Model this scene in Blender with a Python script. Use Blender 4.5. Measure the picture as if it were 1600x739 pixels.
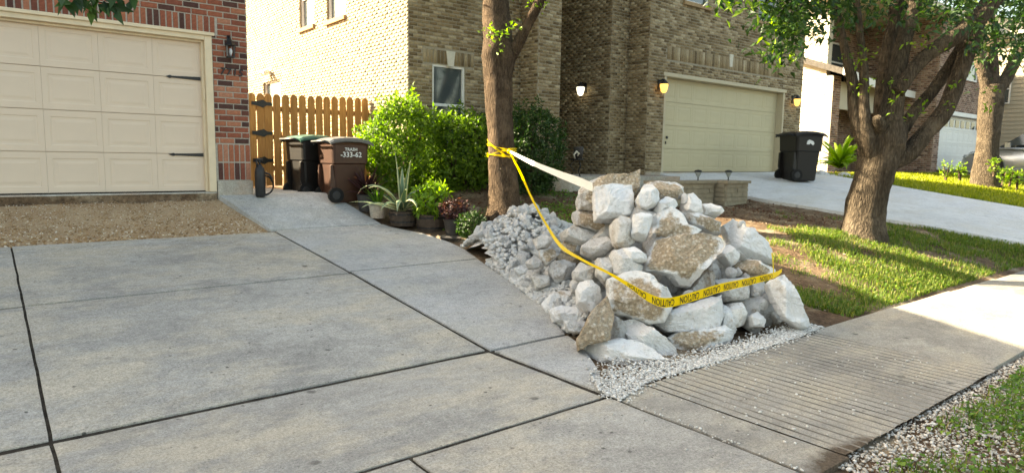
import bpy, bmesh, math, random
import numpy as np
from mathutils import Vector, Matrix, noise, Quaternion
random.seed(7); RNG = np.random.default_rng(7)
for o in list(bpy.data.objects): bpy.data.objects.remove(o)
S = bpy.context.scene; COL = S.collection
# ------------------------------------------------------------ camera
F = 1033.0; CXP, CYP = 800.0, 369.5
CAM = Vector((0, 0, 1.5))
Xd = Vector((1300, -100, F)).normalized()
Zd = -Vector((-140, 8851, F)).normalized(); Zd = (Zd - Zd.dot(Xd)*Xd).normalized()
Yd = Zd.cross(Xd)
RM = Matrix((Xd, Yd, Zd))                      # rows: world axes in (right, down, forward)
cam = bpy.data.cameras.new('camera'); camo = bpy.data.objects.new('camera', cam); COL.objects.link(camo)
c0, c1, c2 = RM.col[0], RM.col[1], RM.col[2]
M4 = Matrix.Identity(4)
for i in range(3): M4[i][0] = c0[i]; M4[i][1] = -c1[i]; M4[i][2] = -c2[i]; M4[i][3] = CAM[i]
camo.matrix_world = M4
cam.sensor_width = 36; cam.lens = 36*F/1600; cam.clip_end = 600; cam.clip_start = 0.05
cam.dof.use_dof = True; cam.dof.focus_distance = 5.0; cam.dof.aperture_fstop = 2.8
S.camera = camo
S.render.resolution_x, S.render.resolution_y = 1024, 472
# ------------------------------------------------------------ light
SUN_EL = math.radians(29); PHI = math.radians(55)
sd = Vector((-math.cos(PHI)*math.cos(SUN_EL), math.sin(PHI)*math.cos(SUN_EL), math.sin(SUN_EL)))
W = bpy.data.worlds.new('World'); S.world = W; W.use_nodes = True
nt = W.node_tree; bgn = nt.nodes['Background']; sky = nt.nodes.new('ShaderNodeTexSky')
sky.sky_type = 'NISHITA'; sky.sun_disc = False; sky.sun_elevation = SUN_EL
sky.sun_rotation = math.atan2(sd.x, sd.y); sky.dust_density = 3.0; sky.air_density = 1.0; sky.ozone_density = 0.6
nt.links.new(sky.outputs[0], bgn.inputs[0]); bgn.inputs[1].default_value = 0.08
sun = bpy.data.lights.new('sun', 'SUN'); sun.energy = 4.2; sun.angle = math.radians(0.5); sun.color = (1.0, 0.95, 0.87)
suno = bpy.data.objects.new('sun', sun); COL.objects.link(suno); suno.location = (-20, 18, 20)
suno.rotation_euler = sd.to_track_quat('Z', 'Y').to_euler()
V = S.view_settings; V.view_transform = 'Standard'; V.look = 'None'; V.gamma = 1; V.exposure = 2.92
try:
    V.use_white_balance = True; V.white_balance_temperature = 8800; V.white_balance_tint = 6
except Exception: pass
S.render.engine = 'CYCLES'
# ------------------------------------------------------------ helpers
def at(u, v, d):                                # point seen at photo pixel (u,v), d metres deep
    return CAM + RM @ Vector(((u-CXP)/F*d, (v-CYP)/F*d, d))
def rayd(u, v): return RM @ Vector(((u-CXP)/F, (v-CYP)/F, 1.0))
def tag(o, label=None, cat=None, group=None, kind=None):
    if label: o['label'] = label
    if cat: o['category'] = cat
    if group: o['group'] = group
    if kind: o['kind'] = kind
    return o
def link(name, me, parent=None):
    o = bpy.data.objects.new(name, me); COL.objects.link(o)
    if parent: o.parent = parent
    return o
def empty(name, loc=(0, 0, 0), rz=0.0, **k):
    o = bpy.data.objects.new(name, None); COL.objects.link(o); o.location = loc; o.rotation_euler.z = rz
    o.empty_display_size = 0.1
    return tag(o, **k)
class MB:
    def __init__(s): s.v = []; s.f = []; s.m = []
    def add(s, vs, fs, m=0):
        b = len(s.v); s.v += [tuple(p) for p in vs]; s.f += [tuple(b+i for i in f) for f in fs]; s.m += [m]*len(fs); return s
    def box(s, x0, x1, y0, y1, z0, z1, m=0, rz=0.0, c=None):
        vs = [Vector((x, y, z)) for z in (z0, z1) for y in (y0, y1) for x in (x0, x1)]
        if rz:
            c = Vector(c) if c else Vector(((x0+x1)/2, (y0+y1)/2, 0)); q = Matrix.Rotation(rz, 3, 'Z')
            vs = [q @ (p-c)+c for p in vs]
        return s.add(vs, [(0, 2, 3, 1), (4, 5, 7, 6), (0, 1, 5, 4), (2, 6, 7, 3), (0, 4, 6, 2), (1, 3, 7, 5)], m)
    def prism(s, poly, ax, h0, h1, m=0):        # poly 2D in the other two axes
        n = len(poly)
        def P(a, b, h): return {'x': (h, a, b), 'y': (a, h, b), 'z': (a, b, h)}[ax]
        vs = [P(a, b, h0) for a, b in poly]+[P(a, b, h1) for a, b in poly]
        return s.add(vs, [tuple(range(n))[::-1], tuple(range(n, 2*n))]+[(i, (i+1) % n, n+(i+1) % n, n+i) for i in range(n)], m)
    def tube(s, pts, rad, n=8, m=0, jit=0.0, cap=True):
        pts = [Vector(p) for p in pts]; k = len(pts); b = len(s.v); up = None
        for i, p in enumerate(pts):
            t = (pts[min(i+1, k-1)]-pts[max(i-1, 0)]).normalized()
            if up is None: up = t.orthogonal().normalized()
            up = (up - up.dot(t)*t).normalized(); sd_ = t.cross(up)
            r = rad[i] if hasattr(rad, '__len__') else rad
            for j in range(n):
                a = 2*math.pi*j/n; q = p+(up*math.cos(a)+sd_*math.sin(a))*r
                if jit: q += (q-p)*jit*(noise.noise(Vector((q.x*4, q.y*4, q.z*1.6)))+.5*noise.noise(q*9))
                s.v.append(tuple(q))
        for i in range(k-1):
            for j in range(n):
                s.f.append((b+i*n+j, b+i*n+(j+1) % n, b+(i+1)*n+(j+1) % n, b+(i+1)*n+j)); s.m.append(m)
        if cap:
            s.f.append(tuple(b+j for j in range(n))[::-1]); s.f.append(tuple(b+(k-1)*n+j for j in range(n))); s.m += [m, m]
        return s
    def lathe(s, c, prof, n=16, m=0, sx=1, sy=1, cap=True):
        b = len(s.v)
        for r, z in prof:
            for j in range(n):
                a = 2*math.pi*j/n; s.v.append((c[0]+r*sx*math.cos(a), c[1]+r*sy*math.sin(a), c[2]+z))
        for i in range(len(prof)-1):
            for j in range(n):
                s.f.append((b+i*n+j, b+i*n+(j+1) % n, b+(i+1)*n+(j+1) % n, b+(i+1)*n+j)); s.m.append(m)
        if cap:
            s.f.append(tuple(b+j for j in range(n))[::-1]); s.f.append(tuple(b+(len(prof)-1)*n+j for j in range(n))); s.m += [m, m]
        return s
    def mesh(s, name, mats, smooth=False, bevel=0):
        me = bpy.data.meshes.new(name); me.from_pydata(s.v, [], s.f)
        if not isinstance(mats, (list, tuple)): mats = [mats]
        for q in mats: me.materials.append(q)
        me.polygons.foreach_set('material_index', s.m)
        if bevel:
            bm = bmesh.new(); bm.from_mesh(me); bmesh.ops.remove_doubles(bm, verts=bm.verts, dist=1e-5)
            bmesh.ops.bevel(bm, geom=[e for e in bm.edges if e.is_manifold and e.calc_face_angle(0) > .4], offset=bevel, segments=2, affect='EDGES', profile=.6)
            bm.to_mesh(me); bm.free()
        if smooth: me.polygons.foreach_set('use_smooth', [True]*len(me.polygons))
        me.update(); return me
    def build(s, name, mats, parent=None, smooth=False, bevel=0, **k):
        return tag(link(name, s.mesh(name, mats, smooth, bevel), parent), **k)
def np_mesh(name, Vx, Fx, mats, parent=None, mi=None, smooth=False, **k):
    Vx = np.asarray(Vx, np.float32); Fx = np.asarray(Fx, np.int32); n = Fx.shape[1]
    me = bpy.data.meshes.new(name); me.vertices.add(len(Vx)); me.vertices.foreach_set('co', Vx.ravel())
    me.loops.add(Fx.size); me.loops.foreach_set('vertex_index', Fx.ravel())
    me.polygons.add(len(Fx)); me.polygons.foreach_set('loop_start', np.arange(len(Fx), dtype=np.int32)*n)
    if not isinstance(mats, (list, tuple)): mats = [mats]
    for q in mats: me.materials.append(q)
    if mi is not None: me.polygons.foreach_set('material_index', np.asarray(mi, np.int32))
    if smooth: me.polygons.foreach_set('use_smooth', np.ones(len(Fx), bool))
    me.update(calc_edges=True); me.validate()
    return tag(link(name, me, parent), **k)
def lerp_prof(y, prof):
    return float(np.interp(y, [a for a, b in prof], [b for a, b in prof]))
# ------------------------------------------------------------ materials
def srgb(r, g, b):
    f = lambda c: (c/255/12.92 if c/255 <= .04045 else ((c/255+.055)/1.055)**2.4)
    return (f(r), f(g), f(b), 1)
class NT:
    def __init__(s, name, rough=.8, spec=.3):
        s.m = bpy.data.materials.new(name); s.m.use_nodes = True; s.t = s.m.node_tree; s.b = s.t.nodes['Principled BSDF']
        s.b.inputs['Roughness'].default_value = rough; s.b.inputs['Specular IOR Level'].default_value = spec
        s.co = s.t.nodes.new('ShaderNodeTexCoord').outputs['Object']
    def n(s, ty, **k):
        x = s.t.nodes.new(ty)
        for a, b in k.items(): setattr(x, a, b)
        return x
    def l(s, a, b): s.t.links.new(a, b)
    def mapping(s, sc, co=None):
        x = s.n('ShaderNodeMapping'); x.inputs['Scale'].default_value = sc; s.l(co or s.co, x.inputs[0]); return x.outputs[0]
    def noise(s, scale, det=4, rough=.55, co=None, dist=0):
        x = s.n('ShaderNodeTexNoise'); x.inputs['Scale'].default_value = scale; x.inputs['Detail'].default_value = det
        x.inputs['Roughness'].default_value = rough; x.inputs['Distortion'].default_value = dist
        s.l(co or s.co, x.inputs['Vector']); return x.outputs[0]
    def vor(s, scale, feat='F1', co=None, out='Distance'):
        x = s.n('ShaderNodeTexVoronoi', feature=feat); x.inputs['Scale'].default_value = scale; s.l(co or s.co, x.inputs['Vector']); return x.outputs[out]
    def ramp(s, fac, stops):
        x = s.n('ShaderNodeValToRGB'); e = x.color_ramp.elements
        while len(e) < len(stops): e.new(.5)
        for i, (p, c) in enumerate(stops):
            e[i].position = p; e[i].color = c if hasattr(c, '__len__') else (c, c, c, 1)
        s.l(fac, x.inputs[0]); return x.outputs[0]
    def mix(s, fac, a, b, bl='MIX'):
        x = s.n('ShaderNodeMix', data_type='RGBA', blend_type=bl)
        for sk, val in ((x.inputs[0], fac), (x.inputs[6], a), (x.inputs[7], b)):
            if isinstance(val, (int, float)): sk.default_value = val
            elif isinstance(val, tuple): sk.default_value = val
            else: s.l(val, sk)
        return x.outputs[2]
    def math(s, op, a, b=0.0, clamp=False):
        x = s.n('ShaderNodeMath', operation=op, use_clamp=clamp)
        for sk, val in ((x.inputs[0], a), (x.inputs[1], b)):
            if isinstance(val, (int, float)): sk.default_value = val
            else: s.l(val, sk)
        return x.outputs[0]
    def bump(s, h, dist=.01, st=1.0):
        x = s.n('ShaderNodeBump'); x.inputs['Distance'].default_value = dist; x.inputs['Strength'].default_value = st
        s.l(h, x.inputs['Height']); s.l(x.outputs[0], s.b.inputs['Normal']); return x
    def col(s, c):
        if isinstance(c, tuple): s.b.inputs['Base Color'].default_value = c
        else: s.l(c, s.b.inputs['Base Color'])
        return s
    def island(s): return s.n('ShaderNodeNewGeometry').outputs['Random Per Island']
    def orand(s): return s.n('ShaderNodeObjectInfo').outputs['Random']
MAT = {}
def simple(name, c, rough=.6, spec=.3, var=.15, sc=14, metal=0, bump=0.0):
    t = NT(name, rough, spec); t.b.inputs['Metallic'].default_value = metal
    n = t.noise(sc, 5); k = t.ramp(n, [(.25, tuple(x*(1-var) for x in c[:3])+(1,)), (.75, tuple(min(1, x*(1+var)) for x in c[:3])+(1,))])
    t.col(k)
    if bump: t.bump(n, bump)
    MAT[name] = t.m; return t.m
def concrete(name, lo, hi, tan, spots=.5, chalk=0.0, mud=False):
    t = NT(name, .88, .25)
    big = t.noise(.6, 7, .68, dist=.6); mid = t.noise(3.4, 8, .72, co=t.mapping((1, 1.5, 1)), dist=.3); fine = t.noise(70, 4, .75); grit = t.noise(240, 3, .8)
    c = t.mix(t.ramp(t.mix(.4, big, mid), [(.41, 0.), (.59, 1.)]), lo, hi)
    c = t.mix(t.math('MULTIPLY', t.ramp(t.noise(.85, 7, .7, co=t.mapping((1, 1.9, 1))), [(.46, 0.), (.6, 1.)]), .8), c, tan)
    c = t.mix(t.math('MULTIPLY', t.ramp(t.noise(1.5, 8, .78, dist=.9), [(.54, 0.), (.72, 1.)]), .45), c, tuple(x*.66 for x in lo[:3])+(1,))
    c = t.mix(.3, c, t.ramp(t.noise(16, 6, .8), [(.3, .2), (.7, .8)]), 'OVERLAY')
    c = t.mix(.45, c, t.ramp(fine, [(.28, .08), (.72, .92)]), 'OVERLAY')
    c = t.mix(.4, c, t.ramp(grit, [(.3, .08), (.7, .92)]), 'OVERLAY')
    for sc, th, den, am in ((4.2, .185, .52, .9), (11, .19, .5, .85), (27, .2, .48, .75), (60, .215, .45, .55)):
        sp = t.ramp(t.mix(.25, t.vor(sc), t.noise(sc*4, 3)), [(th, 1.), (th+.05, 0.)])
        c = t.mix(t.math('MULTIPLY', sp, t.math('MULTIPLY', t.ramp(t.noise(sc*.21+.5, 3), [(den, 0.), (den+.12, 1.)]), spots*am)), c, (.045, .042, .037, 1))
    wsp = t.ramp(t.vor(41, co=t.mapping((1.1, .9, 1))), [(.07, 1.), (.11, 0.)]); c = t.mix(t.math('MULTIPLY', wsp, t.math('MULTIPLY', t.ramp(t.noise(2.3, 3), [(.5, 0.), (.6, 1.)]), .5)), c, (.62, .6, .56, 1))
    sep = t.n('ShaderNodeSeparateXYZ'); t.l(t.co, sep.inputs[0])
    if chalk:
        near = t.ramp(t.math('SUBTRACT', sep.outputs[1], 7.6), [(.0, 0.), (.95, 1.)])
        near = t.math('MULTIPLY', near, t.ramp(t.math('SUBTRACT', 9.6, sep.outputs[1]), [(0, 0.), (.6, 1.)]))
        st = t.ramp(t.noise(3.2, 7, .75, co=t.mapping((.7, 2.2, 1)), dist=1.2), [(.5, 0.), (.72, 1.)])
        c = t.mix(t.math('MULTIPLY', t.math('MULTIPLY', st, near), chalk*.8), c, (.58, .58, .57, 1))
        dr = t.ramp(t.mix(.3, t.vor(13), t.noise(40, 2)), [(.21, 1.), (.27, 0.)])
        c = t.mix(t.math('MULTIPLY', dr, t.math('MULTIPLY', near, .7)), c, (.72, .72, .71, 1))
    if mud:                                     # washed-out soil stain by the verge
        dx = t.math('MULTIPLY', t.math('SUBTRACT', sep.outputs[0], 3.42), 2.1); dy = t.math('MULTIPLY', t.math('SUBTRACT', sep.outputs[1], 1.42), 5.6)
        rad = t.math('SQRT', t.math('ADD', t.math('MULTIPLY', dx, dx), t.math('MULTIPLY', dy, dy)))
        rad = t.math('ADD', rad, t.math('MULTIPLY', t.math('SUBTRACT', t.noise(7, 6, .7), .5), 1.3))
        c = t.mix(t.ramp(rad, [(.62, 1.), (.95, 0.)]), c, t.ramp(t.noise(50, 4, .7), [(.3, (.05, .035, .024, 1)), (.7, (.15, .11, .075, 1))]))
    t.col(c)
    t.bump(t.mix(.5, fine, grit), .005, .8)
    MAT[name] = t.m; return t.m
concrete('drive_concrete', (.285, .27, .245, 1), (.42, .40, .36, 1), (.50, .44, .345, 1), .9, 1.0, True)
concrete('path_concrete', (.34, .34, .33, 1), (.46, .455, .44, 1), (.44, .42, .37, 1), .6, .6)
concrete('walk_concrete', (.24, .225, .20, 1), (.38, .355, .31, 1), (.40, .355, .28, 1), .8, 0, True)
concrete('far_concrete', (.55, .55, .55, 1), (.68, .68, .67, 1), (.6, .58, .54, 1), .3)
concrete('footing_concrete', (.36, .33, .28, 1), (.5, .47, .4, 1), (.42, .3, .22, 1), .5)
simple('joint_fill', (.045, .038, .030), .95, .1, .8, 14)
def ground_mat():
    t = NT('soil', .95, .15)
    n = t.noise(1.1, 6, .65); f = t.noise(26, 4, .7)
    c = t.mix(t.ramp(n, [(.35, 0.), (.65, 1.)]), (.11, .066, .04, 1), (.23, .16, .10, 1))
    c = t.mix(t.ramp(t.noise(2.2, 5), [(.5, 0.), (.66, 1.)]), c, (.33, .26, .18, 1))
    c = t.mix(.7, c, t.ramp(f, [(.25, .05), (.75, .95)]), 'OVERLAY'); t.col(c); t.bump(f, .03); return t.m
MAT['soil'] = ground_mat()
def pebble_mat(name, stops):
    t = NT(name, .9, .2); c = t.ramp(t.island(), stops); c = t.mix(.4, c, t.ramp(t.noise(120, 3), [(.2, .1), (.8, .9)]), 'OVERLAY')
    t.col(c); MAT[name] = t.m; return t.m
pebble_mat('white_gravel', [(0, (.34, .32, .29, 1)), (.4, (.52, .50, .46, 1)), (.8, (.68, .66, .62, 1)), (1, (.78, .77, .74, 1))])
pebble_mat('brown_gravel', [(0, (.20, .11, .05, 1)), (.35, (.36, .22, .11, 1)), (.7, (.47, .32, .18, 1)), (.9, (.6, .49, .35, 1)), (1, (.75, .7, .62, 1))])
pebble_mat('mixed_gravel', [(0, (.24, .21, .17, 1)), (.4, (.42, .39, .34, 1)), (.8, (.58, .55, .5, 1)), (1, (.72, .7, .66, 1))])
pebble_mat('mulch_mat', [(0, (.055, .022, .012, 1)), (.5, (.13, .05, .026, 1)), (1, (.23, .10, .055, 1))])
pebble_mat('litter', [(0, (.16, .10, .055, 1)), (.5, (.32, .23, .14, 1)), (1, (.46, .37, .25, 1))])
def caliche_mat():
    t = NT('caliche_bed', .95, .15); v = t.vor(70); n = t.noise(2.0, 6, .7)
    c = t.mix(t.ramp(n, [(.35, 0.), (.65, 1.)]), (.36, .22, .12, 1), (.48, .34, .21, 1))
    c = t.mix(t.ramp(t.noise(60, 3, .7), [(.5, 0.), (.65, 1.)]), c, (.45, .38, .28, 1)); t.col(c); t.bump(v, .012); return t.m
MAT['caliche_bed'] = caliche_mat()
def rock_mat(name, base, dark, brown, amt):
    t = NT(name, .93, .2); r = t.orand(); cv = t.n('ShaderNodeVectorMath', operation='ADD'); t.l(t.co, cv.inputs[0])
    cb = t.n('ShaderNodeCombineXYZ'); t.l(t.math('MULTIPLY', r, 37.0), cb.inputs[0]); t.l(cb.outputs[0], cv.inputs[1]); co = cv.outputs[0]
    n = t.noise(5, 7, .65, co); f = t.noise(45, 5, .75, co); g = t.noise(150, 3, .7, co)
    c = t.mix(t.ramp(n, [(.32, 0.), (.52, 1.)]), dark, base)
    c = t.mix(t.math('MULTIPLY', t.ramp(t.noise(3.1, 6, .7, co, .6), [(.60-amt*.35, 0.), (.72-amt*.2, 1.)]), .9), c, brown)
    at_ = t.n('ShaderNodeAttribute', attribute_name='soil')
    sf = t.ramp(t.math('ADD', t.math('MULTIPLY', at_.outputs['Fac'], .95), t.math('MULTIPLY', t.math('SUBTRACT', t.noise(9, 6, .7, co), .5), 1.1)), [(.42, 0.), (.62, 1.)])
    pv = t.n('ShaderNodeTexVoronoi'); pv.inputs['Scale'].default_value = 30; t.l(co, pv.inputs['Vector'])
    sc_ = t.mix(t.ramp(pv.outputs['Distance'], [(.25, 1.), (.5, 0.)]), (.44, .345, .24, 1), t.ramp(t.noise(19, 3, .6, co), [(.35, (.52, .42, .31, 1)), (.65, (.70, .62, .50, 1))]))
    c = t.mix(sf, c, sc_)
    c = t.mix(t.math('MULTIPLY', t.ramp(t.mix(.4, t.vor(38, co=co), f), [(.25, 1.), (.35, 0.)]), .4), c, tuple(x*.55 for x in dark[:3])+(1,))  # dark pits, cavity shade put into the colour
    c = t.mix(.6, c, t.ramp(f, [(.28, .12), (.72, .9)]), 'OVERLAY')
    tint = t.ramp(r, [(0, (.86, .86, .87, 1)), (.5, (1, .985, .96, 1)), (1, (.92, .94, .97, 1))]); c = t.mix(1.0, c, tint, 'MULTIPLY')
    t.col(c); t.bump(t.mix(.3, t.mix(.5, f, t.noise(18, 6, .75, co)), g), .036, 1.0); MAT[name] = t.m; return t.m
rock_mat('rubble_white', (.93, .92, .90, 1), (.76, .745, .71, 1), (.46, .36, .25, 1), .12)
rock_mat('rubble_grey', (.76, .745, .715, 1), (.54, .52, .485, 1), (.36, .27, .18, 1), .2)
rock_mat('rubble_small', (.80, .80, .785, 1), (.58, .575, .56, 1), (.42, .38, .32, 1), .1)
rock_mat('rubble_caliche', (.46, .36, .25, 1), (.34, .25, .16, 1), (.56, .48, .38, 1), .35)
def brick_mat(name, stops, isl, grain=.5):
    t = NT(name, .9, .2); r = t.island() if isl else t.orand()
    c = t.ramp(r, stops); c = t.mix(grain, c, t.ramp(t.noise(38, 5, .7), [(.25, .1), (.75, .9)]), 'OVERLAY')
    c = t.mix(t.math('MULTIPLY', t.ramp(t.noise(11, 5, .7), [(.55, 0.), (.75, 1.)]), .35), c, tuple(x*.5 for x in stops[0][1][:3])+(1,))
    t.col(c); t.bump(t.noise(60, 4), .006); MAT[name] = t.m
RED = [(0, (.075, .038, .032, 1)), (.16, (.10, .045, .036, 1)), (.24, (.22, .07, .045, 1)), (.55, (.30, .095, .055, 1)), (.8, (.37, .135, .075, 1)), (1, (.42, .19, .12, 1))]
brick_mat('red_brick', RED, False); brick_mat('red_brick_far', RED, True); brick_mat('pale_brick_far', [(0, (.13, .075, .055, 1)), (.3, (.24, .14, .10, 1)), (.7, (.33, .205, .15, 1)), (1, (.42, .29, .22, 1))], True)
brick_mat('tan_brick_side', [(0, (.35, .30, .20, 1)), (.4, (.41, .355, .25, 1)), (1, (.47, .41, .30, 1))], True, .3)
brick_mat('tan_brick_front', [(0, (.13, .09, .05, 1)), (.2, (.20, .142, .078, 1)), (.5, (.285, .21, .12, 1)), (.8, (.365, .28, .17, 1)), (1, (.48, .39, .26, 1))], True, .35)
simple('mortar_grey', (.42, .38, .32), .95, .15, .2, 30, bump=.01)
simple('mortar_dark', (.34, .295, .22), .95, .15, .2, 30, bump=.01)
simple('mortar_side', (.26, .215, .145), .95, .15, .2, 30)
simple('door_paint', (.68, .54, .415), .5, .35, .05, 2.5)
simple('trim_paint', (.70, .565, .39), .55, .35, .09, 6)
simple('nb_door_paint', (.50, .435, .28), .5, .35, .05, 3)
simple('nb_trim_paint', (.50, .43, .30), .55, .35, .06, 6)
simple('white_paint', (.75, .74, .70), .5, .4, .05, 8)
simple('black_iron', (.012, .012, .013), .45, .4, .3, 40)
simple('black_plastic', (.018, .018, .019), .5, .4, .3, 20)
simple('rubber', (.015, .014, .013), .8, .2, .3, 20)
simple('stone_white', (.62, .58, .48), .85, .2, .08, 20)
simple('shingle', (.10, .09, .08), .95, .1, .3, 25, bump=.02)
simple('soffit', (.55, .48, .36), .7, .3, .05, 6)
def glass_mat():
    t = NT('window_glass', .06, .9); t.col((.05, .065, .07, 1)); return t.m
MAT['window_glass'] = glass_mat()
simple('blind', (.30, .33, .33), .6, .3, .08, 4)
def wood_mat():
    t = NT('cedar', .75, .25); r = t.orand(); co = t.mapping((14, 14, 1.4)); cv = t.n('ShaderNodeVectorMath', operation='ADD'); t.l(co, cv.inputs[0])
    cb = t.n('ShaderNodeCombineXYZ'); t.l(t.math('MULTIPLY', r, 50.0), cb.inputs[2]); t.l(cb.outputs[0], cv.inputs[1])
    n = t.noise(1.6, 6, .6, cv.outputs[0], 1.2)
    c = t.ramp(n, [(.25, (.26, .125, .042, 1)), (.55, (.43, .23, .085, 1)), (.8, (.54, .32, .135, 1))])
    c = t.mix(.7, c, t.ramp(r, [(0, (.72, .70, .66, 1)), (1, (1, .98, .92, 1))]), 'MULTIPLY')
    kn = t.ramp(t.vor(2.6, co=t.mapping((2.2, 2.2, 1))), [(.05, 1.), (.13, 0.)]); c = t.mix(t.math('MULTIPLY', kn, .75), c, (.07, .03, .012, 1))
    t.col(c); t.bump(n, .004); return t.m
MAT['cedar'] = wood_mat()
def bark_mat(name, a, b, sc=1.0):
    t = NT(name, .95, .15); co = t.mapping((1, 1, .16)); v = t.vor(52*sc, 'DISTANCE_TO_EDGE', co); n = t.noise(30*sc, 8, .75, co, 1.0)
    h = t.mix(.62, t.ramp(v, [(0, 0.), (.3, 1.)]), t.ramp(n, [(.3, 0.), (.7, 1.)])); c = t.mix(h, a, b)
    c = t.mix(t.ramp(t.noise(3.0, 6, .7), [(.5, 0.), (.75, .7)]), c, tuple(min(1, x*1.55) for x in b[:3])+(1,))
    c = t.mix(t.ramp(t.noise(1.8, 5, .7, dist=.5), [(.55, 0.), (.7, .6)]), c, a)
    t.col(c); t.bump(h, .06, 1.0); MAT[name] = t.m
bark_mat('bark_brown', (.026, .016, .010, 1), (.19, .13, .085, 1), .8); bark_mat('bark_grey', (.022, .015, .01, 1), (.20, .155, .11, 1), .6)
def leaf_mat(name, stops, trans=.45, rough=.5):
    t = NT(name, rough, .4); c = t.ramp(t.island(), stops); t.col(c)
    tr = t.n('ShaderNodeBsdfTranslucent'); c2 = t.mix(1.0, c, (1.5, 1.75, .6, 1), 'MULTIPLY'); t.l(c2, tr.inputs[0])
    mx = t.n('ShaderNodeMixShader'); mx.inputs[0].default_value = trans; t.l(t.b.outputs[0], mx.inputs[1]); t.l(tr.outputs[0], mx.inputs[2])
    t.l(mx.outputs[0], t.t.nodes['Material Output'].inputs[0]); MAT[name] = t.m
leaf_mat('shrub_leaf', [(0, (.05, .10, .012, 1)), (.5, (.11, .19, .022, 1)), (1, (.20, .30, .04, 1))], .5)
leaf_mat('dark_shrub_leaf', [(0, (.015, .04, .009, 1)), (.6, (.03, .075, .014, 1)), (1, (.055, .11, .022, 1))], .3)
leaf_mat('tree_leaf', [(0, (.012, .04, .012, 1)), (.5, (.025, .07, .016, 1)), (.9, (.05, .11, .022, 1)), (1, (.10, .16, .03, 1))], .3)
leaf_mat('lime_leaf', [(0, (.12, .22, .02, 1)), (1, (.26, .38, .04, 1))])
leaf_mat('purple_leaf', [(0, (.022, .009, .012, 1)), (.7, (.06, .02, .024, 1)), (1, (.16, .05, .05, 1))], .25)
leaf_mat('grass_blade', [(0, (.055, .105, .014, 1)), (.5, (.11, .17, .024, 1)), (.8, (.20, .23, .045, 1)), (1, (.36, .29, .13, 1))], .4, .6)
leaf_mat('sun_grass_blade', [(0, (.14, .18, .012, 1)), (.6, (.26, .28, .02, 1)), (1, (.42, .38, .05, 1))], .4, .6)  # yellower, brighter blades with sunlight put into the colour
leaf_mat('weed_leaf', [(0, (.06, .14, .018, 1)), (.6, (.11, .22, .03, 1)), (1, (.2, .3, .06, 1))], .4)
def agave_mat():
    t = NT('agave_leaf', .5, .35); u = t.n('ShaderNodeUVMap').outputs[0]; sp = t.n('ShaderNodeSeparateXYZ'); t.l(u, sp.inputs[0])
    e = t.math('ABSOLUTE', t.math('SUBTRACT', sp.outputs[0], .5)); t.col(t.mix(t.ramp(e, [(.27, 0.), (.36, 1.)]), (.12, .20, .115, 1), (.50, .49, .26, 1))); return t.m
MAT['agave_leaf'] = agave_mat()
def emis(name, c, st):
    t = NT(name); t.b.inputs['Emission Color'].default_value = c; t.b.inputs['Emission Strength'].default_value = st; t.col(c); MAT[name] = t.m
emis('warm_bulb', (1, .55, .15, 1), .3); emis('white_bulb', (1, .97, .88, 1), .4)
MAT['lamp_glass'] = NT('lamp_glass', .1, .6).col((.30, .33, .33, 1)).m
simple('bulb_off', (.75, .75, .74), .3, .5, .05)
simple('bin_brown', (.05, .018, .009), .45, .4, .15, 6); simple('bin_dark', (.009, .007, .006), .45, .4, .2, 6)
simple('lid_green', (.03, .10, .07), .4, .45, .2, 5); simple('lid_grey', (.10, .105, .11), .35, .5, .2, 5)
simple('print_white', (.7, .7, .68), .7); simple('print_black', (.012, .012, .012), .5)
def tape_mat():
    t = NT('tape_yellow', .4, .4); t.col((.86, .60, .01, 1)); tr = t.n('ShaderNodeBsdfTranslucent'); tr.inputs[0].default_value = (.9, .62, .02, 1)
    mx = t.n('ShaderNodeMixShader'); mx.inputs[0].default_value = .3; t.l(t.b.outputs[0], mx.inputs[1]); t.l(tr.outputs[0], mx.inputs[2]); t.l(mx.outputs[0], t.t.nodes['Material Output'].inputs[0]); return t.m
MAT['tape_yellow'] = tape_mat()
simple('tape_sunlit', (.92, .91, .86), .3, .5, .04)  # near-white tape, sun glare put into the colour
simple('siding', (.50, .45, .35), .6, .3, .04, 3); simple('far_beige', (.42, .37, .28), .8, .2, .06, 3)
simple('clay_pot', (.05, .045, .042), .7, .3, .2, 12); simple('barrel_wood', (.075, .055, .042), .85, .2, .35, 20)
simple('car_silver', (.62, .64, .64), .25, .6, .02, 2, metal=.6); simple('chrome', (.6, .6, .6), .2, .6, .02, 2, metal=1)
simple('planter_stone', (.30, .25, .18), .9, .2, .25, 9, bump=.01); simple('asphalt', (.05, .05, .05), .95, .2, .25, 40)
M = MAT
def text_mesh(s, size, bold=.012):
    cu = bpy.data.curves.new('t', 'FONT'); cu.body = s; cu.size = size; cu.offset = bold*size; cu.resolution_u = 2; cu.align_x = 'CENTER'; cu.align_y = 'CENTER'
    o = bpy.data.objects.new('t', cu); COL.objects.link(o); bpy.context.view_layer.update()
    me = bpy.data.meshes.new_from_object(o.evaluated_get(bpy.context.evaluated_depsgraph_get()))
    vs = [v.co.copy() for v in me.vertices]; fs = [tuple(p.vertices) for p in me.polygons]
    bpy.data.objects.remove(o); bpy.data.meshes.remove(me); bpy.data.curves.remove(cu); return vs, fs
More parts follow.
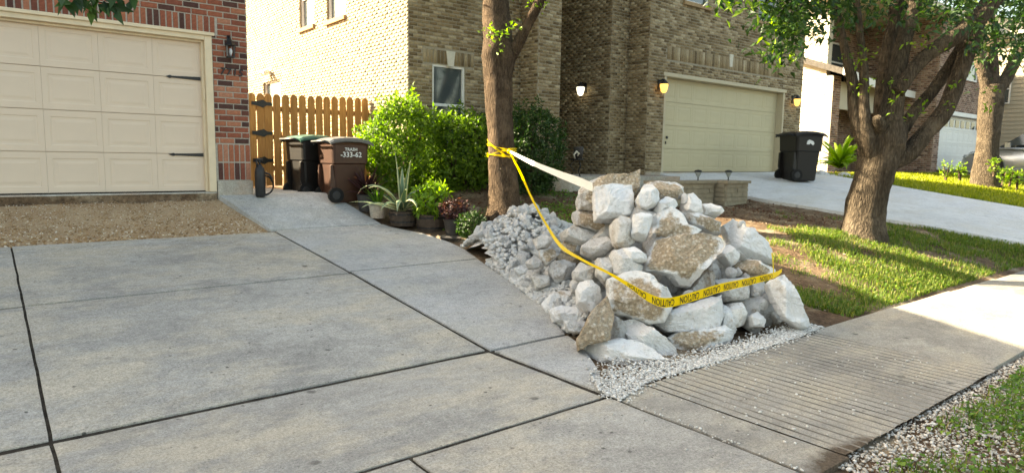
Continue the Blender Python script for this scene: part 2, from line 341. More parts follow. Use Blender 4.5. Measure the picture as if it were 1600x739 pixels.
# ------------------------------------------------------------ terrain
PROF = [(-3, -.12), (-1, -.03), (0, 0), (4.07, 0), (5.07, .10), (6.45, .25), (8.88, .48), (9.95, .93), (30, 1.0)]
RPROF = [(-3, -.12), (0, -.02), (2.85, .0), (3.4, .2), (4.5, .50), (6.5, .72), (7.6, .79), (9.6, 1.15), (12, 1.25), (30, 1.3)]
QPROF = [(-3, -.1), (2.7, .22), (4.3, .58), (5.5, .8), (6.8, 1.0), (8.5, 1.2), (11, 1.3), (30, 1.4)]
def zy(y): return lerp_prof(y, PROF)
def sst(x): x = max(0, min(1, x)); return x*x*(3-2*x)
def yard(x, y):
    t = sst((x-4.6)/4.4); z = zy(y)*(1-t)+lerp_prof(y, RPROF)*t
    t2 = sst((x-12.5)/5.0); return z*(1-t2)+lerp_prof(y, QPROF)*t2
NBL = [(9.6, 11.9, 1.24), (8.4, 11.9, .98), (7.0, 11.9, .80), (5.8, 12.2, .66), (4.4, 12.8, .47), (3.2, 13.6, .24), (1.5, 14.4, .05), (-2, 15, -.08)]
NBR = [(9.6, 17.6, 1.28), (8.4, 17.45, 1.22), (6.8, 17.5, 1.0), (5.5, 17.7, .80), (4.4, 18.3, .60), (3.2, 18.8, .38), (1.5, 19.2, .12), (-2, 19.5, -.08)]
def nbedge(tab, y):
    t = sorted(tab); return np.interp(y, [a[0] for a in t], [a[1] for a in t]), np.interp(y, [a[0] for a in t], [a[2] for a in t])
def nbz(x, y):
    (xl, zl), (xr, zr) = nbedge(NBL, y), nbedge(NBR, y); k = (x-xl)/(xr-xl)
    return k, zl+(zr-zl)*min(1, max(0, k))
def ground_z(x, y):
    z = yard(x, y)-.04
    if y < 9.7 and x > 10:
        k, zn = nbz(x, y)
        if -.02 < k < 1.02: z = zn-.06
        elif -.25 <= k <= 1.25:
            w = 1-(abs(k-.5)-.52)/.23; w = sst(w); z = z*(1-w)+(zn-.05)*w
    if x < 3.0 and 8.85 < y < 9.98: z -= .1
    return z
xs = np.unique(np.concatenate([np.linspace(-60, -4, 15), np.linspace(-4, 20, 121), np.linspace(20, 40, 41), np.linspace(40, 140, 21)]))
ys = np.unique(np.concatenate([np.linspace(-60, -4, 15), np.linspace(-4, 14, 91), np.linspace(14, 30, 17), np.linspace(30, 140, 23)]))
gv = [(x, y, ground_z(x, y)+.018*noise.noise(Vector((x*1.3, y*1.3, 0)))*(1 if x > 4.9 else .2)) for y in ys for x in xs]
nx = len(xs); gf = [(j*nx+i, j*nx+i+1, (j+1)*nx+i+1, (j+1)*nx+i) for j in range(len(ys)-1) for i in range(nx-1)]
np_mesh('ground', gv, gf, M['soil'], kind='structure', smooth=True)
# ------------------------------------------------------------ concrete slabs
def slab(parent, poly, zf, mat, th=.1, step=.16, jit=.0032, dz=0.0, name='slab'):
    bm = bmesh.new(); bm.faces.new([bm.verts.new((x, y, 0)) for x, y in poly])
    a = np.array(poly); (x0, y0), (x1, y1) = a.min(0), a.max(0)
    for ax, lo, hi in ((0, x0, x1), (1, y0, y1)):
        for c in np.arange(lo+step*.5, hi, step):
            n = (1, 0, 0) if ax == 0 else (0, 1, 0); p = (c, 0, 0) if ax == 0 else (0, c, 0)
            bmesh.ops.bisect_plane(bm, geom=bm.verts[:]+bm.edges[:]+bm.faces[:], plane_co=p, plane_no=n)
    bmesh.ops.recalc_face_normals(bm, faces=bm.faces)
    if bm.faces[:][0].normal.z < 0: bmesh.ops.reverse_faces(bm, faces=bm.faces)
    be = [e for e in bm.edges if len(e.link_faces) == 1]; bv = {v for e in be for v in e.verts}
    for v in bm.verts:
        x, y = v.co.x, v.co.y
        if v in bv:
            v.co.x += jit*noise.noise(Vector((x*9, y*9, 3)))*2; v.co.y += jit*noise.noise(Vector((x*9, y*9, 8)))*2
        v.co.z = zf(x, y)+dz+.003*noise.noise(Vector((x*1.5, y*1.5, 0)))-(.004 if v in bv else 0)
    r = bmesh.ops.extrude_edge_only(bm, edges=be)
    for g in r['geom']:
        if isinstance(g, bmesh.types.BMVert): g.co.z -= th
    me = bpy.data.meshes.new(name); bm.to_mesh(me); bm.free(); me.materials.append(mat)
    return link(name, me, parent)
zc = lambda x, y: zy(y)
drv = empty('driveway', kind='structure')
def rect(x0, x1, y0, y1): return [(x0, y0), (x1, y0), (x1, y1), (x0, y1)]
D = M['drive_concrete']
for (x0, x1) in ((-2.85, .191), (.209, 3.022)):
    dz = .0 if x0 < 0 else .004
    slab(drv, rect(x0, x1, 6.572, 8.88), zc, D, dz=dz); slab(drv, rect(x0, x1, 4.098, 6.530), zc, D, dz=dz)
    slab(drv, rect(x0, x1, 2.822, 4.045), zc, D, dz=dz-.004)
slab(drv, rect(-1.7, 1.588, 1.45, 2.785), zc, D); slab(drv, rect(1.612, 3.045, 1.2, 2.783), zc, D, dz=.002)
slab(drv, rect(-4.5, 3.3, -1.2, 1.19), zc, D, dz=-.006)
slab(drv, rect(-4.5, -1.712, 1.45, 2.785), zc, D, dz=.003); slab(drv, rect(-4.5, -2.87, 2.822, 8.88), zc, D)
np_mesh('joint_filler', [(-4.6, -1.2, -.012), (3.10, -1.2, -.012)]+[(x, y, zy(y)-.012) for y in (1.0, 2.8, 4.07, 5.07, 6.45, 8.86) for x in (-4.6, 3.10)],
        [(2*i, 2*i+1, 2*i+3, 2*i+2) for i in range(6)], M['joint_fill'], parent=drv)
path = empty('side_path', kind='structure'); P = M['path_concrete']
slab(path, [(2.62, 9.96), (3.0, 8.955), (4.64, 8.955), (4.47, 9.4), (4.08, 10.5), (3.95, 11.75), (3.13, 11.75), (3.13, 9.96)], zc, P, th=.16)
slab(path, [(3.06, 8.925), (3.06, 6.632), (4.76, 6.632), (4.9, 7.1), (4.97, 7.6), (4.93, 8.2), (4.66, 8.925)], zc, P, dz=.004, th=.14)
slab(path, [(3.065, 6.590), (3.065, 4.075), (3.87, 4.075), (4.2, 4.75), (4.43, 5.5), (4.74, 6.590)], zc, P, dz=.006, th=.14)
slab(path, [(3.075, 4.03), (3.075, 2.86), (3.12, 2.86), (3.45, 3.3), (3.72, 3.7), (3.86, 4.03)], zc, P, dz=.005, th=.1, step=.15)
walk = empty('sidewalk', kind='structure'); WK = M['walk_concrete']
wz = lambda x, y: .0
slab(walk, rect(3.075, 3.42, 1.45, 2.80), wz, WK); slab(walk, rect(5.80, 7.55, 1.5, 2.86), wz, WK, dz=.003)
for i in range(6): slab(walk, rect(7.565+i*1.53, 7.565+i*1.53+1.515, 1.5-.02*i, 2.85-.03*i), wz, WK, step=.5)
# grooved warning panel: ridges run across the walk
g = MB(); gx = 3.425; sec = []
while gx < 5.78:
    sec += [(gx, 0), (gx+.066, 0), (gx+.071, -.012), (gx+.080, -.012), (gx+.085, 0)]; gx += .086
ysec = np.linspace(1.47, 2.80, 12); ns = len(sec)
for yy in ysec:
    for (x, z) in sec: g.v.append((x+.006*noise.noise(Vector((x*3, yy*2, 0))), yy+.01*noise.noise(Vector((x*7, yy, 5))), .001+z*(.55+.9*abs(noise.noise(Vector((x*2, yy*1.3, 9))))) ))
for j in range(len(ysec)-1):
    for i in range(ns-1): g.f.append((j*ns+i, j*ns+i+1, (j+1)*ns+i+1, (j+1)*ns+i)); g.m.append(1 if i % 5 in (2, 3) else 0)
g.build('grooved_slab', [WK, simple('groove_dirt', (.19, .176, .155), .95, .1, .75, 2.5)], walk)
nbd = empty('neighbour_driveway', kind='structure')
yy = [9.58, 9.0, 8.4, 7.7, 7.0, 6.4, 5.8, 5.1, 4.4, 3.8, 3.2, 2.85]
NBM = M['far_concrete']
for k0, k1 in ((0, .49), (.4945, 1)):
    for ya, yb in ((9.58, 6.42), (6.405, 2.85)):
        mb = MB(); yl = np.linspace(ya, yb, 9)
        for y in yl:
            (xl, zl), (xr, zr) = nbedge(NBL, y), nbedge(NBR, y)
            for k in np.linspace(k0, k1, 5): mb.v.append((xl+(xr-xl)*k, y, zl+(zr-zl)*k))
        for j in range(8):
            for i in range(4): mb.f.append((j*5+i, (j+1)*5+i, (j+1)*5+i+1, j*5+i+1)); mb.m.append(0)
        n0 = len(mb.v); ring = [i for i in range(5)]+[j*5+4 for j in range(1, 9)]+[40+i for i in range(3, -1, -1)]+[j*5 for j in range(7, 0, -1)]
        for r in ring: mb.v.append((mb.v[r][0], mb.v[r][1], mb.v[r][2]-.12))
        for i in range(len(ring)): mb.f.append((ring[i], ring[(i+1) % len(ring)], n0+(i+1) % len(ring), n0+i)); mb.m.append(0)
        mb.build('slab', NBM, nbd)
# street behind the camera
np_mesh('street', [(-60, -60, -.14), (140, -60, -.14), (140, -3.2, -.10), (-60, -3.2, -.10)], [(0, 1, 2, 3)], M['asphalt'], kind='structure')
# gravel bed where the top slab was broken out
gb = MB(); gy = np.linspace(8.86, 9.99, 14); gxs = np.linspace(-2.9, 3.06, 40)
def bed_z(x, y): return np.interp(y, [8.86, 9.2, 9.95], [.435, .55, .86])+.02*noise.noise(Vector((x*2.2, y*2.2, 4)))+.01*noise.noise(Vector((x*8, y*8, 4)))
for y in gy:
    for x in gxs: gb.v.append((x, y, bed_z(x, y)))
for j in range(13):
    for i in range(39): gb.f.append((j*40+i, j*40+i+1, (j+1)*40+i+1, (j+1)*40+i)); gb.m.append(0)
gb.build('gravel_bed', M['caliche_bed'], kind='structure', smooth=True)
# ------------------------------------------------------------ scatter helpers
bmI = bmesh.new(); bmesh.ops.create_icosphere(bmI, subdivisions=1, radius=1); bmI.verts.ensure_lookup_table()
ICV = np.array([v.co[:] for v in bmI.verts]); ICF = np.array([[v.index for v in f.verts] for f in bmI.faces]); bmI.free()
def pebbles(name, pts, sizes, mat, parent=None, flat=.7, **k):
    n = len(pts); pts = np.asarray(pts); sizes = np.asarray(sizes)
    v = np.repeat(ICV[None], n, 0)*(1+RNG.uniform(-.35, .35, (n, len(ICV), 1)))
    v *= np.stack([RNG.uniform(.7, 1.3, n), RNG.uniform(.7, 1.3, n), np.full(n, flat)], 1)[:, None]
    a = RNG.uniform(0, 6.28, n); c, s_ = np.cos(a)[:, None], np.sin(a)[:, None]
    x, y = v[..., 0]*c-v[..., 1]*s_, v[..., 0]*s_+v[..., 1]*c; v[..., 0], v[..., 1] = x, y
    v = v*sizes[:, None, None]+pts[:, None]
    f = ICF[None]+(np.arange(n)*len(ICV))[:, None, None]
    return np_mesh(name, v.reshape(-1, 3), f.reshape(-1, 3), mat, parent, **k)
def leaves(name, pts, nrm, size, mat, parent=None, wid=.42, fold=.25, droop=None, **k):
    # pointed leaf of four triangles, folded along the midrib
    n = len(pts); pts = np.asarray(pts, float); nrm = np.asarray(nrm, float); size = np.broadcast_to(np.asarray(size, float), (n,))
    nrm = nrm/np.linalg.norm(nrm, axis=1, keepdims=True)
    t = RNG.normal(size=(n, 3))
    if droop is not None: t = t*.55+np.asarray(droop)
    t -= (t*nrm).sum(1, keepdims=True)*nrm; t /= np.linalg.norm(t, axis=1, keepdims=True); b = np.cross(nrm, t)
    L = size[:, None]; w = L*wid
    p0 = pts; p1 = pts+t*L*.4+b*w*.5+nrm*w*fold; p2 = pts+t*L*.4-b*w*.5+nrm*w*fold; p3 = pts+t*L-nrm*L*.12; pm = pts+t*L*.45
    v = np.stack([p0, p1, p3, p2, pm], 1).reshape(-1, 3)
    f = np.array([[0, 4, 1], [1, 4, 2], [2, 4, 3], [3, 4, 0]])[None]+(np.arange(n)*5)[:, None, None]
    return np_mesh(name, v, f.reshape(-1, 3), mat, parent, **k)
def blades(name, pts, h, w, mat, parent=None, lean=.5, **k):
    n = len(pts); pts = np.asarray(pts, float); a = RNG.uniform(0, 6.28, n); h = np.asarray(h)*np.ones(n)
    d = np.stack([np.cos(a), np.sin(a), np.zeros(n)], 1); s_ = np.stack([-np.sin(a), np.cos(a), np.zeros(n)], 1)
    ln = RNG.uniform(.1, lean, n)[:, None]; up = np.array([0, 0, 1.])
    hh = h[:, None]; ww = (w*np.ones(n))[:, None]
    v = np.stack([pts-s_*ww, pts+s_*ww, pts+up*hh*.6+d*hh*ln*.4+s_*ww*.7, pts+up*hh*.6+d*hh*ln*.4-s_*ww*.7, pts+up*hh*(1-ln*.4)+d*hh*ln], 1).reshape(-1, 3)
    b = (np.arange(n)*5)[:, None, None]
    f = np.array([[0, 1, 2], [0, 2, 3], [3, 2, 4]])[None]+b
    return np_mesh(name, v, f.reshape(-1, 3), mat, parent, **k)
def inpoly(p, poly):
    x, y = p; c = False; j = len(poly)-1
    for i in range(len(poly)):
        (xi, yi), (xj, yj) = poly[i], poly[j]
        if (yi > y) != (yj > y) and x < (xj-xi)*(y-yi)/(yj-yi)+xi: c = not c
        j = i
    return c
# ------------------------------------------------------------ brickwork
def lay(u0, u1, v0, v1, L, h, j, holes=(), vert=False):
    out = []; r = 0
    if vert:                                    # soldier course: bricks on end
        n = max(1, round((u1-u0)/(h))); p = (u1-u0)/n
        return [(u0+i*p+j/2, u0+(i+1)*p-j/2, v0+j/2, v1-j/2) for i in range(n)]
    v = v0
    while v < v1-.02:
        vt = min(v+h, v1); vm = (v+vt)/2; iv = [(u0, u1)]
        for (a, b, c, d) in holes:
            if c < vm < d:
                nv = []
                for (p, q) in iv:
                    if b <= p or a >= q: nv.append((p, q)); continue
                    if a > p: nv.append((p, a))
                    if b < q: nv.append((b, q))
                iv = nv
        off = (r % 2)*.5*L
        for (p, q) in iv:
            k = math.floor((p-off)/L)
            while k*L+off < q:
                a, b = max(p, k*L+off), min(q, (k+1)*L+off); k += 1
                if b-a > .04: out.append((a+j/2, b-j/2, v+j/2, vt-j/2))
        v += h; r += 1
    return out
def brick_mesh(name, rects, O, U, N, mat, parent, back=.004, proud=.009, **k):
    O, U, N = np.array(O, float), np.array(U, float), np.array(N, float); Zv = np.array([0, 0, 1.])
    r = np.array(rects); n = len(r); pr = proud*(1+RNG.uniform(-.45, .45, n))
    b = .0035
    def P(u, v, d): return O+U*u[:, None]+Zv*v[:, None]+N*d[:, None]
    z = np.full(n, -back)
    V8 = np.stack([P(r[:, 0], r[:, 2], z), P(r[:, 1], r[:, 2], z), P(r[:, 1], r[:, 3], z), P(r[:, 0], r[:, 3], z),
                   P(r[:, 0]+b, r[:, 2]+b, pr), P(r[:, 1]-b, r[:, 2]+b, pr), P(r[:, 1]-b, r[:, 3]-b, pr), P(r[:, 0]+b, r[:, 3]-b, pr)], 1)
    f = np.array([[4, 5, 6, 7], [0, 1, 5, 4], [1, 2, 6, 5], [2, 3, 7, 6], [3, 0, 4, 7]])
    F4 = (f[None]+(np.arange(n)*8)[:, None, None]).reshape(-1, 4)
    if np.dot(np.cross(U, Zv), N) < 0: F4 = F4[:, ::-1]
    return np_mesh(name, V8.reshape(-1, 3), F4, mat, parent, kind='stuff', **k)
_bk = {}
def brick_objs(rects, O, U, N, mat, parent, proud=.009):
    O, U, N = Vector(O), Vector(U), Vector(N)
    for (a, b, c, d) in rects:
        w, h = round(b-a, 3), round(d-c, 3); key = (w, h)
        if key not in _bk:
            x, z, e = w/2, h/2, .0035
            mb = MB(); mb.add([(-x, .006, -z), (x, .006, -z), (x, .006, z), (-x, .006, z), (-x+e, -proud, -z+e), (x-e, -proud, -z+e), (x-e, -proud, z-e), (-x+e, -proud, z-e)],
                              [(4, 5, 6, 7), (0, 1, 5, 4), (1, 2, 6, 5), (2, 3, 7, 6), (3, 0, 4, 7), (3, 2, 1, 0)]); _bk[key] = mb.mesh('brick', mat)
        o = link('brick', _bk[key], parent); p = O+U*((a+b)/2)+Vector((0, 0, (c+d)/2)); o.location = p+N*random.uniform(-.003, .003)
# ------------------------------------------------------------ red brick house with the garage
H1 = empty('brick_house', (0, 0, 0), label='red brick house with cream garage door behind the gravel bed', cat='house')
mb = MB()
mb.box(2.6, 3.085, 10, 10.6, .8, 3.15); mb.box(-3.1, -2.5, 10, 10.6, .8, 3.15); mb.box(-3.1, 3.085, 10, 10.6, 3.15, 3.75)
mb.box(-2.5, 2.6, 10.4, 10.6, .97, 3.15)
mb.box(-9, 1.2, 10.62, 21, .8, 3.75)
mb.build('wall', M['mortar_grey'], H1)
O1, U1, N1 = (0, 10, 0), (1, 0, 0), (0, -1, 0)
hb = .0805
pier = lay(2.605, 3.085, 1.655, 3.15, .205, hb, .011)
head = [r for r in lay(-2.9, 3.085, 3.15, 3.15+7*hb, .205, hb, .011, holes=[(-2.9, 2.68, 3.1, 3.40)]) if r[1] > -.25]
sold = lay(-.2, 2.66, 3.16, 3.395, .2, .0775, .014, vert=True)
lows = lay(2.63, 3.085, 1.135, 1.39, .2, .0775, .012, vert=True)+lay(2.63, 3.085, 1.395, 1.65, .2, .0775, .012, vert=True)
brick_objs(pier+head+sold+lows, O1, U1, N1, M['red_brick'], H1)
rest = [r for r in lay(-2.9, 3.085, 3.15, 3.72, .205, hb, .011, holes=[(-.25, 3.1, 3.1, 3.8), (-2.6, 2.6, 3.1, 3.4)])]+lay(-3.09, -2.6, 1.0, 3.15, .205, hb, .011)+lay(-2.6, -.2, 3.16, 3.395, .2, .0775, .014, vert=True)
gv_ = [r for r in lay(-4.0, 3.08, 3.15+7*hb+.001, 6.2, .205, hb, .011) if r[3] < 4.18+.523*(3.08-r[1])]
brick_mesh('brickwork', rest+gv_, O1, U1, N1, M['red_brick_far'], H1)
fm = MB().box(2.612, 3.10, 9.955, 10.04, .80, 1.128); fm.build('footing', M['footing_concrete'], H1, bevel=.008)
mb = MB(); nlip = 60
for i in range(nlip+1):
    x = -2.62+5.22*i/nlip; c = .018*max(0, noise.noise(Vector((x*3, 0, 2))))+.012*noise.noise(Vector((x*11, 0, 2)))
    mb.v += [(x, 9.975+c, .72), (x, 9.965+c*2.2, .955), (x, 9.985+c, .972), (x, 10.6, .975)]
for i in range(nlip):
    for q in range(3): mb.f.append((i*4+q, (i+1)*4+q, (i+1)*4+q+1, i*4+q+1)); mb.m.append(1 if q == 0 else 0)
mb.build('garage_slab', [M['footing_concrete'], M['soil']], H1)
# trim and door
mb = MB(); T = M['trim_paint']
mb.box(2.505, 2.598, 9.965, 10.14, .976, 3.15); mb.box(-2.6, 2.504, 9.965, 10.14, 3.062, 3.15); mb.box(-2.6, -2.5, 9.965, 10.14, .976, 3.061)
mb.box(2.47, 2.504, 10.03, 10.10, .976, 3.061); mb.box(-2.6, 2.47, 10.03, 10.10, 3.03, 3.061); mb.box(-2.6, 2.63, 9.935, 9.968, 3.125, 3.17)
mb.build('door_trim', T, H1, bevel=.006)
def garage_door(parent, x0, x1, y, z0, z1, ncol, nrow, mat, rec=.012, bevel=.012):
    mb = MB(); hs = (z1-z0)/nrow; cw = (x1-x0)/ncol
    dr = MB().box(x0, x1, y+.03, y+.05, z0, z1).build('garage_door', mat, parent)
    # one section: stile-and-rail face with stepped raised panels
    def ring(cx, cz, w, h, d): return [(cx-w/2, d, cz-h/2), (cx+w/2, d, cz-h/2), (cx+w/2, d, cz+h/2), (cx-w/2, d, cz+h/2)]
    pm = MB(); w, h = cw-.002, hs-.008
    steps = [(w, h, 0), (w*.80, h*.70, 0), (w*.775, h*.655, rec), (w*.70, h*.56, rec), (w*.60, h*.44, rec*.15)]
    for s in steps: pm.v += ring(0, 0, *s)
    for k in range(len(steps)-1):
        for i in range(4): pm.f.append((k*4+i, k*4+(i+1) % 4, k*4+4+(i+1) % 4, k*4+4+i)); pm.m.append(0)
    e = (len(steps)-1)*4; pm.f.append((e, e+1, e+2, e+3)); pm.m.append(0)
    b = len(pm.v); pm.v += ring(0, 0, w, h, .035); pm.f += [(b+i, b+(i+1) % 4, (i+1) % 4, i) for i in range(4)]; pm.m += [0]*4
    me = pm.mesh('panel', mat)
    for r in range(nrow):
        for c in range(ncol):
            o = link('panel', me, dr); o.location = (x0+(c+.5)*cw, y, z0+(r+.5)*hs)
    return dr
gd = garage_door(H1, -2.45, 2.49, 10.085, .985, 3.055, 8, 4, M['door_paint'], rec=.005)
MB().box(-2.45, 2.49, 10.06, 10.10, .972, .99).build('bottom_seal', M['rubber'], gd)
for z in (2.54, 1.49):
    mb = MB(); zz = z+.001
    mb.prism([(2.46, zz-.024), (2.46, zz+.024), (2.10, zz+.011), (2.075, zz+.022), (2.02, zz), (2.075, zz-.022), (2.10, zz-.011)], 'y', 10.068, 10.083)
    mb.build('strap_hinge', M['black_iron'], gd)
MB().box(2.475, 2.50, 10.0, 10.03, 2.25, 2.43).build('latch_plate', T, H1)
vs, fs = text_mesh('7715', .15)
for i, ch in enumerate('7715'):
    vs, fs = text_mesh(ch, .135); w = .082
    mb = MB(); x = 2.735+i*w; z = 2.66-.002*i
    fr = [(x+p.x+p.y*.12, 9.972, z+p.y) for p in vs]; bk = [(a, 9.988, c) for a, b, c in fr]; n = len(vs)
    mb.add(fr, fs); ed = {}
    for f in fs:
        for a, b in zip(f, f[1:]+f[:1]): ed[(a, b)] = 1
    mb.add(fr+bk, [(a, b, n+b, n+a) for (a, b) in ed if (b, a) not in ed]); mb.build('house_number_digit', M['black_iron'], H1)
# front gable shaped by its shadow edge; unseen two-storey body added for foreground shade
RX, RZ = -4.0, 4.08+.523*7.4
mb = MB().prism([(3.4, 4.08), (3.4, 4.26), (RX, RZ+.18), (RX, RZ)], 'y', 9.6, 10.62); mb.build('roof', M['shingle'], H1)
MB().prism([(3.08, 3.752), (3.08, 4.22), (RX, RZ-.01), (RX, 3.752)], 'y', 10.005, 10.2).build('gable_wall', M['red_brick_far'], H1)
MB().box(-15, RX-.002, 10.0, 20, 3.76, RZ).build('added_upper_wall', M['red_brick_far'], H1)
MB().box(-15, -3.11, 10.0, 11, .8, 3.755).build('wall', M['mortar_grey'], H1)
mb = MB().add([(-15.4, 9.6, RZ), (RX, 9.6, RZ), (RX, 20.4, RZ), (-15.4, 20.4, RZ), (-11, 15, RZ+2.2), (-7, 15, RZ+2.2)], [(0, 1, 5, 4), (1, 2, 5), (2, 3, 4, 5), (3, 0, 4), (3, 2, 1, 0)]); mb.build('roof', M['shingle'], H1)  # hip roof over the added shading body
mb = MB(); mb.add([(-3.9, 10.63, 3.8), (1.4, 10.63, 3.8), (1.4, 21.3, 3.8), (-3.9, 21.3, 3.8), (-3.9, 13.2, 6.2), (-3.9, 18.8, 6.2)], [(0, 1, 4), (1, 2, 5, 4), (2, 3, 5), (3, 0, 4, 5), (3, 2, 1, 0)]); mb.build('roof', M['shingle'], H1)
# wall lantern
p = Vector((2.83, 9.99, 2.94)); LT = empty('wall_lantern', p, label='black wall lantern with glass sides above the house number', cat='lantern')
I = M['black_iron']; LT.scale = (.74,)*3
mb = MB().box(-.035, .035, -.02, .0, .10, .30); mb.tube([(0, -.01, .25), (0, -.07, .29), (0, -.11, .26), (0, -.11, .2)], .012, 8); mb.build('bracket', I, LT, smooth=True)
mb = MB().lathe((0, -.11, 0), [(.085, .10), (.09, .115), (.055, .165), (.03, .19), (.018, .215), (.006, .23)], 4, sx=1.15, sy=1.15); mb.build('cap', I, LT)
mb = MB(); b_ = .068
for sx in (-1, 1):
    for sy in (-1, 1): mb.tube([(sx*.055, -.11+sy*.055, -.1), (sx*b_, -.11+sy*b_, .1)], .007, 5)
mb.box(-.066, .066, -.176, -.044, -.118, -.098); mb.box(-.08, .08, -.19, -.03, .098, .108); mb.build('frame', I, LT)
mb = MB().lathe((0, -.11, 0), [(.012, -.09), (.02, -.06), (.034, -.02), (.034, .01), (.02, .04), (.012, .05)], 10); mb.build('bulb', M['bulb_off'], LT, smooth=True)
mb = MB()
for s in (-1, 1): mb.box(s*.06-.001, s*.06+.001, -.165, -.055, -.095, .095)
mb.build('glass', M['lamp_glass'], LT)
# black canister with a hose loop at the corner
p = (3.17, 9.86, zy(9.86)+.004); CN = empty('garden_sprayer', p, label='black upright canister with looped hose beside the brick corner', cat='sprayer')
mb = MB().lathe((0, 0, 0), [(.06, 0), (.072, .02), (.072, .36), (.06, .42), (.03, .45), (.03, .47)], 16); mb.build('tank', M['black_plastic'], CN, smooth=True)
mb = MB().tube([(0, 0, .47), (0, 0, .53)], .014, 8).tube([(-.05, 0, .54), (.05, 0, .54)], .016, 8); mb.build('pump_handle', M['black_plastic'], CN, smooth=True)
mb = MB().tube([(.05+.13*math.sin(a)*(1 if a < 3.1 else .55), -.03, .17-.14*math.cos(a)) for a in np.linspace(.1, 3.3, 16)], .013, 8); mb.build('hose', M['rubber'], CN, smooth=True)
mb = MB().tube([(.04, 0, .36), (.13, -.01, .33), (.17, -.01, .27), (.16, -.01, .22)], .014, 8).tube([(-.03, 0, .42), (-.05, 0, .56)], [.02, .006], 8); mb.build('spray_wand', M['black_plastic'], CN, smooth=True)
# ------------------------------------------------------------ wooden fence with gate hinges
FY = 12.0
FE = empty('wooden_fence', (3.1, FY, .93), label='honey brown wooden picket fence with gate between the two houses', cat='fence')
W_ = .135; pm = MB(); w = W_/2; hgt = 1.62
pm.prism([(-w, 0), (w, 0), (w, hgt-.06), (w-.02, hgt-.018), (w-.05, hgt), (-w+.05, hgt), (-w+.02, hgt-.018), (-w, hgt-.06)], 'y', -.009, .009)
pme = pm.mesh('picket', M['cedar'], bevel=.003)
x = .09
for i in range(20):
    o = link('picket', pme, FE); o.location = (x+random.uniform(-.004, .004), random.uniform(-.003, .003), random.uniform(-.006, .006)+x*.03); o.rotation_euler.y = random.uniform(-.004, .004)
    x += W_+(.006 if i < 6 else (.024 if i % 3 else .014))
for z in (.3, .85, 1.35): MB().box(.02, 2.9, .012, .05, z, z+.09).build('rail', M['cedar'], FE)
for px in (.0, 2.86): MB().box(px, px+.09, .055, .145, 0, 1.5).build('post', M['cedar'], FE)
for z in (1.47, .96, .48):
    mb = MB(); X0 = .64
    mb.prism([(X0, z-.03), (X0+.05, z-.03), (X0+.12, z-.045), (X0+.2, z-.07), (X0+.26, z-.03), (X0+.36, z-.025), (X0+.36, z+.025), (X0+.26, z+.03), (X0+.2, z+.07), (X0+.12, z+.045), (X0+.05, z+.03), (X0, z+.03)], 'y', -.024, -.012)
    mb.build('gate_hinge', I, FE)
# ------------------------------------------------------------ neighbour's tan brick house
H2 = empty('tan_brick_house', (0, 0, 0), label='two storey tan brick house with sunlit side wall and beige garage', cat='house')
def holed(mb, u0, u1, v0, v1, holes, f):
    us = sorted({u0, u1}|{c for h in holes for c in h[:2]}); vs_ = sorted({v0, v1}|{c for h in holes for c in h[2:]})
    for p, q in zip(us, us[1:]):
        run = None
        for c, d in zip(vs_, vs_[1:]):
            inh = any(h[0] <= (p+q)/2 <= h[1] and h[2] <= (c+d)/2 <= h[3] for h in holes)
            if inh:
                if run: f(mb, p, q, *run); run = None
            else: run = (run[0] if run else c, d)
        if run: f(mb, p, q, *run)
    return mb
winS = [(13.07, 13.95, 4.37, 5.7), (14.68, 15.5, 4.42, 5.75), (16.9, 18.15, 2.1, 3.42)]
wF = (6.5, 7.22, 1.75, 3.2); wG = [(12.55, 13.45, 5.08, 6.3), (15.55, 16.45, 5.08, 6.3)]
MB().box(6.125, 9.14, 10.605, 22, .6, 7.0).box(9.14, 10.85, 12, 22, .6, 7.0).box(10.85, 11.4, 10.19, 22, .6, 7.0).box(8.55, 9.14, 9.95, 10.498, .6, 6.9).build('wall', M['mortar_dark'], H2)
MB().box(11.402, 17.9, 9.725, 10.75, 3.47, 7.0).box(11.402, 11.95, 9.6, 10.75, .6, 3.468).box(17.02, 17.9, 9.6, 10.75, .6, 3.468).box(11.95, 17.02, 10.6, 10.74, .6, 3.468).build('wall', M['mortar_dark'], H2)
holed(MB(), 11.402, 17.9, 3.47, 7.0, wG, lambda m, p, q, c, d: m.box(p, q, 9.6, 9.724, c, d)).build('wall', M['mortar_dark'], H2)
holed(MB(), 6.0, 9.14, .6, 7.0, [wF], lambda m, p, q, c, d: m.box(p, q, 10.5, 10.604, c, d)).build('wall', M['mortar_dark'], H2)
holed(MB(), 10.605, 22, .6, 7.0, winS, lambda m, p, q, c, d: m.box(6.0, 6.124, p, q, c, d)).build('wall', M['mortar_side'], H2)
TB, TS = M['tan_brick_front'], M['tan_brick_side']; bl, bh = .165, .064
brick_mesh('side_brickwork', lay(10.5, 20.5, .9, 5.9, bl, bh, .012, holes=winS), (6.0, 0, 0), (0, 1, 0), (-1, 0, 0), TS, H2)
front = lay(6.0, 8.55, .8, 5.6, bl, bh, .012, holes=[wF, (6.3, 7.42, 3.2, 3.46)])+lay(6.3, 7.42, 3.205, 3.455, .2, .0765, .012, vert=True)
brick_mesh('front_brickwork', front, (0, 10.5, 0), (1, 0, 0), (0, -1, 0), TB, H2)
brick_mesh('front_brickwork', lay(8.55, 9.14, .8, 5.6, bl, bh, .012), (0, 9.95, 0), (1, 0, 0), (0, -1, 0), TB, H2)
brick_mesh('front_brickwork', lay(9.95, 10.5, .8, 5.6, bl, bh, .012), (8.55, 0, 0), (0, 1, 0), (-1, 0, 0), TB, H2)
brick_mesh('front_brickwork', lay(9.14, 10.85, .8, 6.4, bl, bh, .012), (0, 12, 0), (1, 0, 0), (0, -1, 0), TB, H2)
